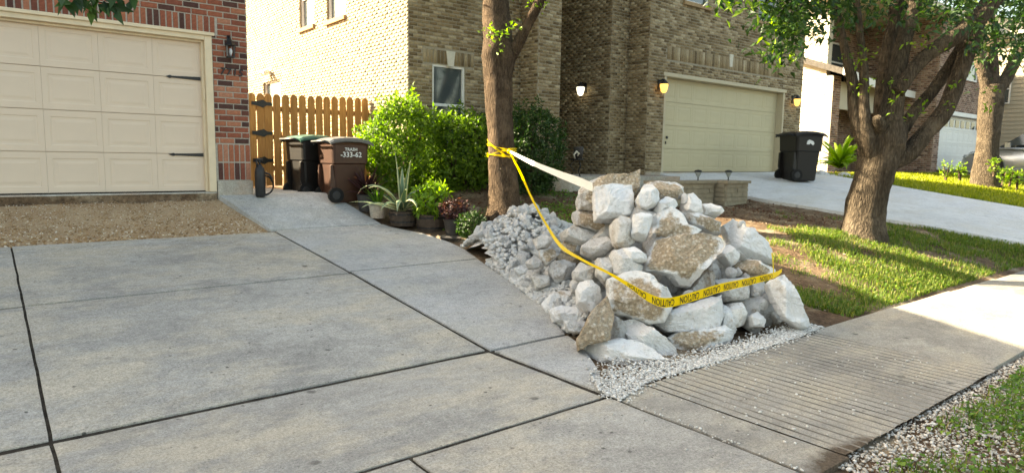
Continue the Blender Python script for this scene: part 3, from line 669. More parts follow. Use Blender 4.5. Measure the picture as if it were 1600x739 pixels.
brick_mesh('front_brickwork', lay(10.19, 12, .8, 5.8, bl, bh, .012), (10.85, 0, 0), (0, 1, 0), (-1, 0, 0), TB, H2)
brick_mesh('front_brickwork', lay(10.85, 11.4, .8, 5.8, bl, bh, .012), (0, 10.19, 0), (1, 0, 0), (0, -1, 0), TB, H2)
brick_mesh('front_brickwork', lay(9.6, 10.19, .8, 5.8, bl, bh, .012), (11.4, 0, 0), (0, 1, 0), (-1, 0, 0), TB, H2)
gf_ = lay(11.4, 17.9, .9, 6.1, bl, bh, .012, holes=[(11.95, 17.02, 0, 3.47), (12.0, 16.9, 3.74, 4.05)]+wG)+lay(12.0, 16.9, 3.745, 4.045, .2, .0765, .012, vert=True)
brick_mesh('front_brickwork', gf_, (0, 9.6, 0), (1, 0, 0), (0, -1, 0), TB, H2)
nd = garage_door(H2, 12.02, 16.95, 9.78, 1.27, 3.38, 8, 4, M['nb_door_paint'], rec=.0035)
MB().box(12.3, 12.36, 9.755, 9.775, 2.02, 2.08).box(12.28, 12.3, 9.755, 9.775, 1.9, 1.96).build('lock_handle', M['black_iron'], nd)
mb = MB(); NTm = M['nb_trim_paint']
mb.box(11.952, 12.02, 9.59, 9.83, 1.2, 3.38); mb.box(16.95, 17.018, 9.59, 9.83, 1.2, 3.38); mb.box(11.90, 17.07, 9.575, 9.83, 3.381, 3.466); mb.build('door_trim', NTm, H2, bevel=.006)
MB().box(11.4, 17.9, 9.57, 10.7, .9, 1.262).build('foundation', M['footing_concrete'], H2)
for (a, b, c, d, x, y, z) in ((.06, .095, .15, .15, 6.88, 10.5, 3.3), (.05, .075, .16, .16, 14.42, 9.6, 3.95)):
    mb = MB().prism([(x-a, z-c*.85), (x+a, z-c*.85), (x+b, z+d), (x-b, z+d)], 'y', y-.035, y+.003); mb.build('keystone', M['stone_white'], H2)
def window(parent, plane, a0, a1, z0, z1, pos, depth=.09, sillmat=None, rail=True, blind=0.0, fr=None):
    # plane 'y': wall faces -Y at y=pos; plane 'x': wall faces -X at x=pos
    fr = fr or M['white_paint']; B = (lambda m, u0, u1, d0, d1, v0, v1: m.box(u0, u1, pos+d0, pos+d1, v0, v1)) if plane == 'y' else (lambda m, u0, u1, d0, d1, v0, v1: m.box(pos+d0, pos+d1, u0, u1, v0, v1))
    t = .045; m = MB(); B(m, a0, a0+t, depth-.05, depth+.02, z0, z1); B(m, a1-t, a1, depth-.05, depth+.02, z0, z1); B(m, a0+t, a1-t, depth-.05, depth+.02, z1-t, z1); B(m, a0+t, a1-t, depth-.05, depth+.02, z0, z0+t)
    if rail: zm = (z0+z1)/2; B(m, a0+t, a1-t, depth-.04, depth+.02, zm-.025, zm+.025)
    w = m.build('window', fr, parent)
    m = MB(); B(m, a0+t, a1-t, depth-.005, depth+.001, z0+t, z1-t); m.build('pane', M['window_glass'], w)
    if blind: m = MB(); B(m, a0+t+.01, a0+t+(a1-a0-2*t)*blind, depth-.009, depth-.006, z0+t+.01, z1-t-.01); m.build('blind', M['blind'], w)
    if sillmat: m = MB(); B(m, a0-.06, a1+.06, -.06, depth-.05, z0-.085, z0-.003); m.build('sill', sillmat, w)
    return w
brown = simple('sill_brown', (.36, .24, .13), .85, .2, .15, 20)
for (a, b, c, d) in winS: window(H2, 'x', a, b, c, d, 6.0, depth=.09, sillmat=brown, rail=True)
window(H2, 'y', *wF, 10.5, depth=.075)
for w_ in wG: window(H2, 'y', *w_, 9.6, depth=.09, sillmat=brown)
# porch floor, eaves
pts = [(8.0, 10.45), (8.0, 9.3), (8.1, 8.95), (8.35, 8.75), (8.8, 8.65), (11.35, 8.6), (11.35, 10.45)]
MB().prism(pts, 'z', .55, 1.2).build('porch_floor', M['footing_concrete'], H2, bevel=.015)
MB().box(5.6, 12.4, 9.6, 22.5, 7.0, 7.2).box(11.4, 18.3, 9.2, 12, 7.0, 7.18).build('eave', M['soffit'], H2)
mb = MB(); mb.add([(5.6, 9.4, 7.2), (12.4, 9.4, 7.2), (12.4, 22.5, 7.2), (5.6, 22.5, 7.2), (9, 13, 9.2), (9, 19, 9.2)], [(0, 1, 4), (1, 2, 5, 4), (2, 3, 5), (3, 0, 4, 5)]); mb.build('roof', M['shingle'], H2)
def sconce(name, loc, label, em, face='y'):
    L = empty(name, loc, label=label, cat='lamp')
    MB().box(-.05, .05, -.03, 0, -.05, .16).tube([(0, -.02, .12), (0, -.1, .17), (0, -.14, .12)], .014, 6).build('bracket', I, L)
    MB().lathe((0, -.14, 0), [(.10, .06), (.085, .09), (.03, .15), (.01, .17)], 8).build('cap', I, L)
    MB().lathe((0, -.14, 0), [(.03, -.13), (.06, -.1), (.085, 0), (.09, .058)], 8).build('glass_shade', M[em], L, smooth=True)
    return L
sconce('wall_lamp', (11.76, 9.592, 3.12), 'lit amber wall lamp left of the beige garage door', 'warm_bulb')
sconce('wall_lamp', (17.42, 9.592, 3.18), 'lit amber wall lamp right of the beige garage door', 'warm_bulb')
sconce('wall_lamp', (10.838, 10.96, 3.08), 'small white lit lamp in the dark entry recess', 'white_bulb').rotation_euler.z = -math.pi/2
FL = empty('flood_light', (5.99, 17.6, 3.62), label='white twin spotlight on the sunlit brick side wall', cat='lamp')
MB().box(-.02, 0, -.06, .06, -.06, .06).build('mount', M['white_paint'], FL)
for s in (-1, 1): MB().tube([(-.02, s*.03, 0), (-.1, s*.09, .03), (-.2, s*.13, -.04)], [.03, .05, .07], 8).build('lamp_head', M['white_paint'], FL, smooth=True)
# stone planter wall with two path lights
def planter(x0, x1, y0, y1, z0, z1, name, label):
    P_ = empty(name, ((x0+x1)/2, y0, z0), label=label, cat='wall')
    MB().box(x0, x1, y0+.03, y1, z0-.2, z1-.05).build('core', M['mortar_dark'], P_)
    P_.location = (0, 0, 0)
    rr = (z1-.05-z0)/4
    for r in range(4):
        xx = x0-(r % 2)*.17
        while xx < x1-.02:
            a, b = max(x0, xx), min(x1, xx+.34); xx += .34
            if b-a > .05: MB().box(a+.005, b-.005, y0+random.uniform(0, .012), y0+.045, z0+r*rr+.005, z0+(r+1)*rr-.005).build('block', M['planter_stone'], P_)
        for (sx, e) in ((x0, -1), (x1, 1)):
            MB().box(min(sx, sx+e*.03), max(sx, sx+e*.03), y0+.046, y1, z0+r*rr+.005, z0+(r+1)*rr-.005).build('block', M['planter_stone'], P_)
    n = max(1, round((x1-x0)/.4)); cw = (x1-x0+.06)/n
    for i in range(n): MB().box(x0-.03+i*cw+.003, x0-.03+(i+1)*cw-.003, y0-.03, y1+.03, z1-.048, z1).build('cap_stone', M['planter_stone'], P_)
planter(8.95, 10.45, 7.15, 7.5, .76, 1.17, 'stone_wall', 'low tan block wall behind the rubble pile')
planter(10.56, 11.25, 6.95, 7.5, .79, 1.17, 'stone_wall', 'square end pier of the low block wall by the pale driveway')
for (x, y, lb) in ((10.15, 7.3, 'small black path light standing on the low block wall'), (10.95, 7.2, 'small black path light standing on the block pier')):
    L = empty('path_light', (x, y, 1.17), label=lb, cat='light')
    MB().tube([(0, 0, 0), (0, 0, .07)], .012, 6).build('stem', I, L)
    MB().lathe((0, 0, 0), [(.02, .06), (.055, .13), (.06, .15)], 8).build('shade', M['lamp_glass'], L)
    MB().lathe((0, 0, 0), [(.075, .151), (.06, .18), (.01, .195)], 8).build('cap', I, L)
# wrought iron stand on the porch
L = empty('plant_stand', (8.75, 9.0, 1.2), label='small black iron stand with a pale ornament on the porch', cat='stand')
mb = MB()
for a in range(3):
    c, s_ = math.cos(a*2.1+.3), math.sin(a*2.1+.3); mb.tube([(c*.06, s_*.06, .3), (c*.13, s_*.13, .2), (c*.05, s_*.05, .1), (c*.12, s_*.12, 0)], .01, 6)
mb.build('leg', I, L, smooth=True); MB().lathe((0, 0, .3), [(.12, 0), (.13, .015), (.13, .03)], 14).build('top', I, L)
mb = MB().tube([(-.12, -.06, .33), (-.17, -.08, .40), (-.12, -.1, .46), (-.06, -.1, .42), (-.09, -.09, .38)], [.012, .02, .022, .02, .012], 8); mb.build('ornament', M['stone_white'], L, smooth=True)
MB().lathe((.03, 0, .33), [(.07, 0), (.09, .12), (.1, .2), (.08, .22)], 12).build('pot', M['clay_pot'], L, smooth=True)
# ------------------------------------------------------------ houses further up the street
H3 = empty('siding_house', (0, 0, 0), label='house with cream lap siding, porch and white garage beyond the pale driveway', cat='house')
MB().box(22.04, 34, 12.4, 22, .8, 6.8).box(27.3, 33.4, 9.5, 12.4, 3.5, 6.8).box(27.3, 27.85, 9.5, 12.4, .8, 3.5).box(32.75, 33.4, 9.5, 12.4, .8, 3.5).box(27.85, 32.75, 10.2, 12.3, .8, 3.5).build('wall', M['mortar_grey'], H3)
MB().box(22.04, 22.3, 11.0, 12.4, .8, 6.8).build('side_wall', M['siding'], H3)
sb = MB(); sb.add([(-.012, 0, 0), (-.03, 0, 0), (-.004, 0, .19), (0, 0, .19), (-.012, 3.4, 0), (-.03, 3.4, 0), (-.004, 3.4, .19), (0, 3.4, .19)], [(0, 1, 2, 3), (7, 6, 5, 4), (1, 5, 6, 2), (0, 4, 5, 1), (2, 6, 7, 3)])
sme = sb.mesh('siding_board', M['siding'])
for i in range(30): o = link('siding_board', sme, H3); o.location = (22.04, 11.0, 1.1+i*.18)
brick_mesh('brickwork', lay(22.05, 27.3, 1.0, 6.8, .21, .0765, .012, holes=[(23.0, 23.75, 1.2, 3.4), (24.8, 26.2, 4.6, 6.0)]), (0, 12.4, 0), (1, 0, 0), (0, -1, 0), M['pale_brick_far'], H3)
brick_mesh('brickwork', lay(27.3, 33.4, 3.5, 6.8, .21, .0765, .012, holes=[(29.5, 31, 4.8, 6.2)])+lay(27.3, 27.85, 1, 3.5, .21, .0765, .012)+lay(32.75, 33.4, 1, 3.5, .21, .0765, .012), (0, 9.5, 0), (1, 0, 0), (0, -1, 0), M['pale_brick_far'], H3)
brick_mesh('brickwork', lay(9.5, 12.39, 1.0, 6.8, .21, .0765, .012), (27.3, 0, 0), (0, 1, 0), (-1, 0, 0), M['pale_brick_far'], H3)
MB().box(22.02, 22.55, 10.75, 10.99, .8, 4.4).build('pier', M['mortar_grey'], H3)
brick_mesh('brickwork', lay(22.02, 22.55, 1.0, 4.4, .21, .0765, .012), (0, 10.75, 0), (1, 0, 0), (0, -1, 0), M['pale_brick_far'], H3)
MB().box(22.56, 27.28, 10.8, 11.0, 3.35, 4.25).build('porch_beam', M['siding'], H3)
mb = MB(); mb.add([(21.7, 10.3, 4.55), (24.6, 10.3, 4.25), (27.29, 10.3, 4.2), (27.29, 12.39, 5.1), (21.7, 12.39, 5.3), (21.7, 10.3, 4.35), (24.6, 10.3, 4.05), (27.29, 10.3, 4.0), (27.29, 12.39, 4.9), (21.7, 12.39, 5.1)],
                  [(0, 1, 2, 3, 4), (9, 8, 7, 6, 5), (0, 5, 6, 1), (1, 6, 7, 2), (2, 7, 8, 3), (4, 9, 5, 0)], 0); mb.build('porch_roof', M['shingle'], H3)
MB().prism([(21.68, 4.34), (24.6, 4.03), (27.3, 3.98), (27.3, 4.22), (24.6, 4.27), (21.68, 4.58)], 'y', 10.22, 10.295).build('fascia', M['white_paint'], H3)
window(H3, 'y', 23.0, 23.75, 1.3, 3.4, 12.3, depth=.08); window(H3, 'y', 24.8, 26.2, 4.6, 6.0, 12.3, depth=.08); window(H3, 'y', 29.5, 31, 4.8, 6.2, 9.42, depth=.06)
wd = garage_door(H3, 27.95, 32.65, 9.66, 1.36, 3.4, 8, 4, M['white_paint'], rec=.006)
for i in range(8): MB().box(28.05+i*.5875, 28.05+i*.5875+.4, 9.648, 9.658, 3.0, 3.28).build('pane', M['window_glass'], wd)
MB().box(27.86, 32.74, 9.44, 9.64, 3.41, 3.56).build('door_trim', M['white_paint'], H3)
MB().box(21.6, 34.4, 9.1, 22.5, 6.8, 7.0).build('eave', M['soffit'], H3)
mb = MB().add([(21.6, 9.1, 7.0), (34.4, 9.1, 7.0), (34.4, 22.5, 7.0), (21.6, 22.5, 7.0), (26, 15.8, 9.6), (30, 15.8, 9.6)], [(0, 1, 5, 4), (1, 2, 5), (2, 3, 4, 5), (3, 0, 4)]); mb.build('roof', M['shingle'], H3)
H4 = empty('beige_house', (0, 0, 0), label='pale beige house at the right edge behind the parked car', cat='house')
MB().box(36.0, 48, 8.6, 22, .9, 7.2).build('wall', M['far_beige'], H4)
sb = MB(); sb.add([(-.012, 0, 0), (-.03, 0, 0), (-.004, 0, .19), (0, 0, .19), (-.012, 8, 0), (-.03, 8, 0), (-.004, 8, .19), (0, 8, .19)], [(0, 1, 2, 3), (7, 6, 5, 4), (1, 5, 6, 2), (0, 4, 5, 1), (2, 6, 7, 3)])
sme = sb.mesh('siding_board', M['far_beige'])
for i in range(32): o = link('siding_board', sme, H4); o.location = (35.995, 8.6, 1.2+i*.18)
window(H4, 'x', 9.6, 10.5, 4.3, 5.6, 35.88, depth=.06)
MB().box(35.5, 48.5, 8.1, 22.5, 7.2, 7.4).build('eave', M['soffit'], H4)
mb = MB().add([(35.5, 8.1, 7.4), (48.5, 8.1, 7.4), (48.5, 22.5, 7.4), (35.5, 22.5, 7.4), (42, 14, 10), (42, 17, 10)], [(0, 1, 4), (1, 2, 5, 4), (2, 3, 5), (3, 0, 4, 5)]); mb.build('roof', M['shingle'], H4)
LT2 = empty('wall_lantern', (33.1, 9.49, 3.0), label='black lantern beside the far white garage door', cat='lantern')
MB().box(-.06, .06, -.03, 0, 0, .2).build('bracket', I, LT2); MB().lathe((0, -.15, 0), [(.08, -.2), (.12, .05), (.13, .1), (.05, .2)], 6).build('lamp_body', I, LT2)
# ------------------------------------------------------------ wheeled bins
def make_bin(loc, rz, label, body, lid, txt=None, scale=1.0, mark=False):
    B = empty('wheeled_bin', loc, rz, label=label, cat='bin', group='wheeled rubbish bins'); B.scale = (scale,)*3
    mb = MB()
    lv = [(.0, .23, .25), (.03, .25, .26), (.62, .28, .31), (.64, .30, .335), (.93, .31, .35), (.97, .325, .365)]
    prof = []
    for z, wx, wy in lv:
        r = .05; pts_ = []
        for (sx, sy, a0) in ((1, 1, 0), (-1, 1, 90), (-1, -1, 180), (1, -1, 270)):
            for k in (0, 45, 90):
                a = math.radians(a0+k); pts_.append((sx*(wx-r)+r*math.cos(a), sy*(wy-r)+r*math.sin(a), z))
        prof.append(pts_)
    n = 12
    for pts_ in prof: mb.v += pts_
    for i in range(len(prof)-1):
        for j in range(n): mb.f.append((i*n+j, i*n+(j+1) % n, (i+1)*n+(j+1) % n, (i+1)*n+j)); mb.m.append(0)
    mb.f.append(tuple(range(n))[::-1]); mb.m.append(0)
    mb.build('body', M[body], B)
    # lid: domed, overhanging, hinged at the back (-x side)
    mb = MB(); g_ = [(-.36, .0), (-.30, .04), (-.1, .075), (.15, .07), (.31, .03), (.37, -.015)]
    for (x, z) in g_:
        for (y, k) in ((-.40, -.02), (-.36, .012), (-.2, .03), (0, .036), (.2, .03), (.36, .012), (.40, -.02)): mb.v.append((x, y, .975+z*.8+k))
    for i in range(5):
        for j in range(6): mb.f.append((i*7+j, (i+1)*7+j, (i+1)*7+j+1, i*7+j+1)); mb.m.append(0)
    n0 = len(mb.v); ring = [j for j in range(7)]+[i*7+6 for i in range(1, 6)]+[35+j for j in range(5, -1, -1)]+[i*7 for i in range(4, 0, -1)]
    for r_ in ring: q = mb.v[r_]; mb.v.append((q[0]*.985, q[1]*.985, q[2]-.03))
    for i in range(len(ring)): mb.f.append((ring[i], n0+i, n0+(i+1) % len(ring), ring[(i+1) % len(ring)])); mb.m.append(0)
    mb.build('lid', M[lid], B, smooth=False)
    MB().tube([(-.34, -.3, .95), (-.42, -.28, .985), (-.42, .28, .985), (-.34, .3, .95)], .018, 8).build('handle', M['black_plastic'], B, smooth=True)
    for s in (-1, 1): MB().prism([(-.325, .60), (-.29, .62), (-.25, .30), (-.26, .12), (-.33, .30)], 'y', s*.26-.03, s*.26+.03).build('rib', M[body], B)
    for s in (-1, 1):
        w_ = MB(); w_.tube([(-.25, s*.27, .125), (-.25, s*.335, .125)], .125, 18); wo = w_.build('wheel', M['rubber'], B, smooth=False)
        MB().tube([(-.25, s*.336, .125), (-.25, s*.342, .125)], [.07, .06], 14).build('hub', M['black_plastic'], wo)
    if mark: MB().prism([(-.09, .78), (-.03, .77), (0, .80), (.06, .755), (.09, .79), (.07, .84), (.02, .86), (-.03, .875), (-.07, .85)], 'y', -.3535, -.351).build('emblem', M['print_white'], B)
    if txt:
        for s, z, sz in txt:
            vs, fs = text_mesh(s, sz); yy = -.335 if z > .6 else -.30
            mb = MB(); mb.add([(p.x, -.352+.0*z, z+p.y) for p in vs], fs); mb.build('lettering', M['print_white'], B)
    return B
bz = lambda x, y: zy(y)+.006
make_bin((4.46, 9.86, .79), -.04, 'brown wheeled bin with grey lid and white lettering, nearest the shrubs', 'bin_brown', 'lid_grey', [('TRASH', .86, .07), ('-333-62', .775, .115)], .95)
make_bin((4.26, 10.66, .83), .06, 'dark brown wheeled bin with green lid against the fence', 'bin_dark', 'lid_green', None, .95)
make_bin((15.3, 8.15, nbz(15.3, 8.15)[1]+.004), -.5, 'black wheeled bin on the pale driveway beside the far garage', 'bin_dark', 'bin_dark', None, 1.1, True)
# ------------------------------------------------------------ parked car
CR = empty('parked_car', (29.2, 6.6, 1.0), label='silver car parked before the white garage door at the right edge', cat='car')
CR.scale = (1.1, 1.0, 1.28)
body = [(-2.2, .25), (-2.25, .55), (-2.15, .82), (-1.3, .90), (1.1, .93), (2.0, .80), (2.22, .62), (2.25, .3), (1.95, .22)]
mb = MB(); n = len(body)
for x_, k in ((-.88, .94), (-.93, .98), (-.80, 1.0), (0, 1.03), (.80, 1.0), (.93, .98), (.88, .94)):
    for (y, z) in body: mb.v.append((x_, y*(1 if abs(x_) < .9 else .985), .22+(z-.22)*k if abs(x_) < .9 else .26+(z-.26)*k*.92))
for i in range(6):
    for j in range(n): mb.f.append((i*n+j, i*n+(j+1) % n, (i+1)*n+(j+1) % n, (i+1)*n+j)); mb.m.append(0)
mb.f += [tuple(range(n)), tuple(6*n+j for j in range(n))[::-1]]; mb.m += [0, 0]; mb.build('body', M['car_silver'], CR, smooth=True)
mb = MB(); cab = [(-1.75, .90), (-1.1, 1.38), (.3, 1.42), (1.15, .93)]
for x_, k in ((-.78, 0), (-.62, 1), (.62, 1), (.78, 0)):
    for (y, z) in cab: mb.v.append((x_ if z > 1 else math.copysign(.80, x_), y*(.97 if k else 1), z if k else min(z, 1.0)))
for i in range(3):
    for j in range(3): mb.f.append((i*4+j, i*4+j+1, (i+1)*4+j+1, (i+1)*4+j)); mb.m.append(1 if i != 1 or j != 1 else 0)
mb.build('cabin', [M['car_silver'], M['window_glass']], CR)
for sx in (-1, 1):
    for yy_ in (-1.35, 1.3):
        w_ = MB().tube([(sx*.72, yy_, .33), (sx*.94, yy_, .33)], .33, 20).build('wheel', M['rubber'], CR, smooth=False); MB().tube([(sx*.941, yy_, .33), (sx*.955, yy_, .33)], [.2, .17], 14).build('rim', M['chrome'], w_)
        MB().tube([(sx*.925, yy_, .36), (sx*.937, yy_, .36)], .40, 20).build('wheel_arch', M['black_plastic'], CR)
    MB().box(sx*.93-.01, sx*.93+.01, -1.0, .95, .24, .30).build('side_sill', M['chrome'], CR); MB().lathe((sx*.68, 2.13, .60), [(.1, 0), (.14, .05), (.1, .12)], 10).build('headlight', M['lamp_glass'], CR)
    MB().box(sx*.97-.08, sx*.97+.02, .75, .9, .92, 1.05).build('mirror', M['car_silver'], CR)
# ------------------------------------------------------------ rubble pile
def heap_z(x, y):                               # overall shape of the heap
    dA = .196*(x-3.42)+.98*(y-3.32); dB = .86*(x-3.42)-.51*(y-3.32)
    dC = -.93*(x-6.75)-.36*(y-2.9); dD = -.25*(x-5.2)-.97*(y-5.75)
    return min(1.08*dA, 1.75*dB, 1.6*dC, 1.5*dD, 1.36)
def heap_depth(u, v):
    r = rayd(u, v); d = 3.2; last = None
    while d < 9.5:
        p = CAM+r*d
        if p.z < max(heap_z(p.x, p.y), yard(p.x, p.y)): return d
        d += .03
    return None
def rock_mesh(poly, t, dd=0.0, tilt=.55, seed=0, rough=1.0, capb=None):
    n0 = len(poly); cu = sum(p[0] for p in poly)/n0; cv = sum(p[1] for p in poly)/n0
    dc = min(heap_depth(cu, cv) or 6.6, 6.7)
    dc += dd
    pts = []                                    # resample outline
    for i in range(n0):
        a, b = poly[i], poly[(i+1) % n0]; k = max(2, int(math.hypot(b[0]-a[0], b[1]-a[1])/3.6))
        for j in range(k): pts.append((a[0]+(b[0]-a[0])*j/k, a[1]+(b[1]-a[1])*j/k))
    pts = [(u+1.5*noise.noise(Vector((u*.11, v*.11, seed)))+.8*noise.noise(Vector((u*.33, v*.33, seed+.5))), v+1.5*noise.noise(Vector((u*.11, v*.11, seed+9)))+.8*noise.noise(Vector((u*.33, v*.33, seed+9.5)))) for u, v in pts]
    n = len(pts)
    us_ = [p[0] for p in pts]; vs__ = [p[1] for p in pts]; sv = max(8, max(vs__)-min(vs__)); su = max(8, max(us_)-min(us_)); k_ = dc/F
    rnd = random.Random(seed*13+5); off = Vector((seed*3.17, seed*1.31, seed*7.7))
    hh, ww = sv*k_/2, su*k_/2; size = 2*math.sqrt(hh*ww)
    ang = rnd.uniform(-.45, .45); st = rnd.uniform(1.5, 3.2); y0 = hh-min(1.1*hh, .8*t/st)*rnd.uniform(.7, 1.0)
    sdx = rnd.choice((-1, 1)); x0 = ww*rnd.uniform(.1, .6); sl = rnd.uniform(.6, 1.5); f0 = rnd.uniform(-.1, .25); g0 = rnd.uniform(-.25, .25); yb = -hh*rnd.uniform(.45, .9); sb = rnd.uniform(.4, 1.0)
    flat = capb is not None and tilt > .5 and size > .35
    if flat: st, y0, sl, f0 = .8, -hh, .2, .8
    ch = []                                     # broken chamfers round the outline
    for q in range(rnd.choice((4, 5))):
        a_ = rnd.uniform(0, 6.28); dx_, dy_ = math.cos(a_), math.sin(a_); ext = max((p[0]-cu)*k_*dx_+(cv-p[1])*k_*dy_ for p in pts)
        sl_ = rnd.uniform(.8, 2.6)*(.7 if flat else 1); ch.append((dx_, dy_, ext-min(.6*ext, .75*t/sl_)*rnd.uniform(.5, 1.0), sl_))
    def dep(u, v):                              # broken faces: farthest of a few planes
        x, y = (u-cu)*k_, (cv-v)*k_; xr, yr = x*math.cos(ang)+y*math.sin(ang), -x*math.sin(ang)+y*math.cos(ang)
        e = max(f0*y+g0*x, st*(yr-y0)+f0*y0, sl*(sdx*xr-x0), sb*(yb-y))
        for (dx_, dy_, r0, sl_) in ch: e = max(e, sl_*(x*dx_+y*dy_-r0)+(f0*y+g0*x)*.5)
        return dc+min(e, t*.85)
    back = (RM @ Vector((0, 0, 1))).normalized(); back = (back+Vector((0, 0, -.2))).normalized()
    rings = [(.0, .0), (.16, .0), (.3, .0), (.43, .0), (.55, .0), (.66, .0), (.76, .0), (.85, .0), (.93, .0), (.985, .02), (1.0, .08), (1.0, .45), (.95, .8), (.8, 1.0), (.4, 1.05)]
    vs, fs, ms = [], [], []
    def place(u, v, s_, k):
        uu, vv = cu+(u-cu)*s_, cv+(v-cv)*s_; p = at(uu, vv, dep(uu, vv))+back*(t*k)
        q = p*1.6/max(.18, size)+off
        w_ = noise.noise(q*1.4)*.03+noise.noise(q*3.3)*.018+noise.noise(q*7.5)*.018-abs(noise.noise(q*4.6))*.02
        w_ += .045*math.floor(2.6*noise.noise(q*1.25+Vector((5, 5, 5)))+.5)/2.6
        amt = w_*min(size, .5)*rough+.005*noise.noise(p*30+off)+.004*noise.noise(p*60+off)
        dirn = (p-(at(cu, cv, dc)+back*t*.5)); dirn = dirn.normalized() if dirn.length > 1e-4 else -back
        if k < .02: return p-back*amt*1.2
        return p+dirn*amt*(.6 if k < .12 else 1)
    a0 = rnd.uniform(0, 6.28); wt = [1.0]
    vs.append(place(cu, cv, 0, 0))
    for (s_, k) in rings[1:]:
        for (u, v) in pts:
            vs.append(place(u, v, s_, k)); aa = math.atan2(v-cv, u-cu)
            wt.append(max(0, min(1, 1.35-1.1*s_**2+.45*s_*math.cos(aa-a0)))*(1 if k < .04 else .45 if k < .2 else .15))
    vs.append(at(cu, cv, dep(cu, cv))+back*(t*1.05)); wt.append(0)
    for i in range(n): fs.append((0, 1+(i+1) % n, 1+i)); ms.append(1 if capb else 0)
    for r in range(len(rings)-2):
        for i in range(n):
            fs.append((1+r*n+i, 1+r*n+(i+1) % n, 1+(r+1)*n+(i+1) % n, 1+(r+1)*n+i))
            cap = capb and r < 6 and noise.noise(Vector((pts[i][0]*.045, pts[i][1]*.045, seed)))*1.1+.55 > (r-2)*.22
            ms.append(1 if cap else 0)
    L = len(vs)-1; b = 1+(len(rings)-2)*n
    for i in range(n): fs.append((L, b+i, b+(i+1) % n)); ms.append(0)
    c = sum(vs, Vector())/len(vs)
    mb = MB(); mb.v = [tuple(p-c) for p in vs]; mb.f = fs; mb.m = [0]*len(fs)
    return mb, c, wt
WHT, GRY, CAL = 'rubble_white', 'rubble_grey', 'rubble_caliche'
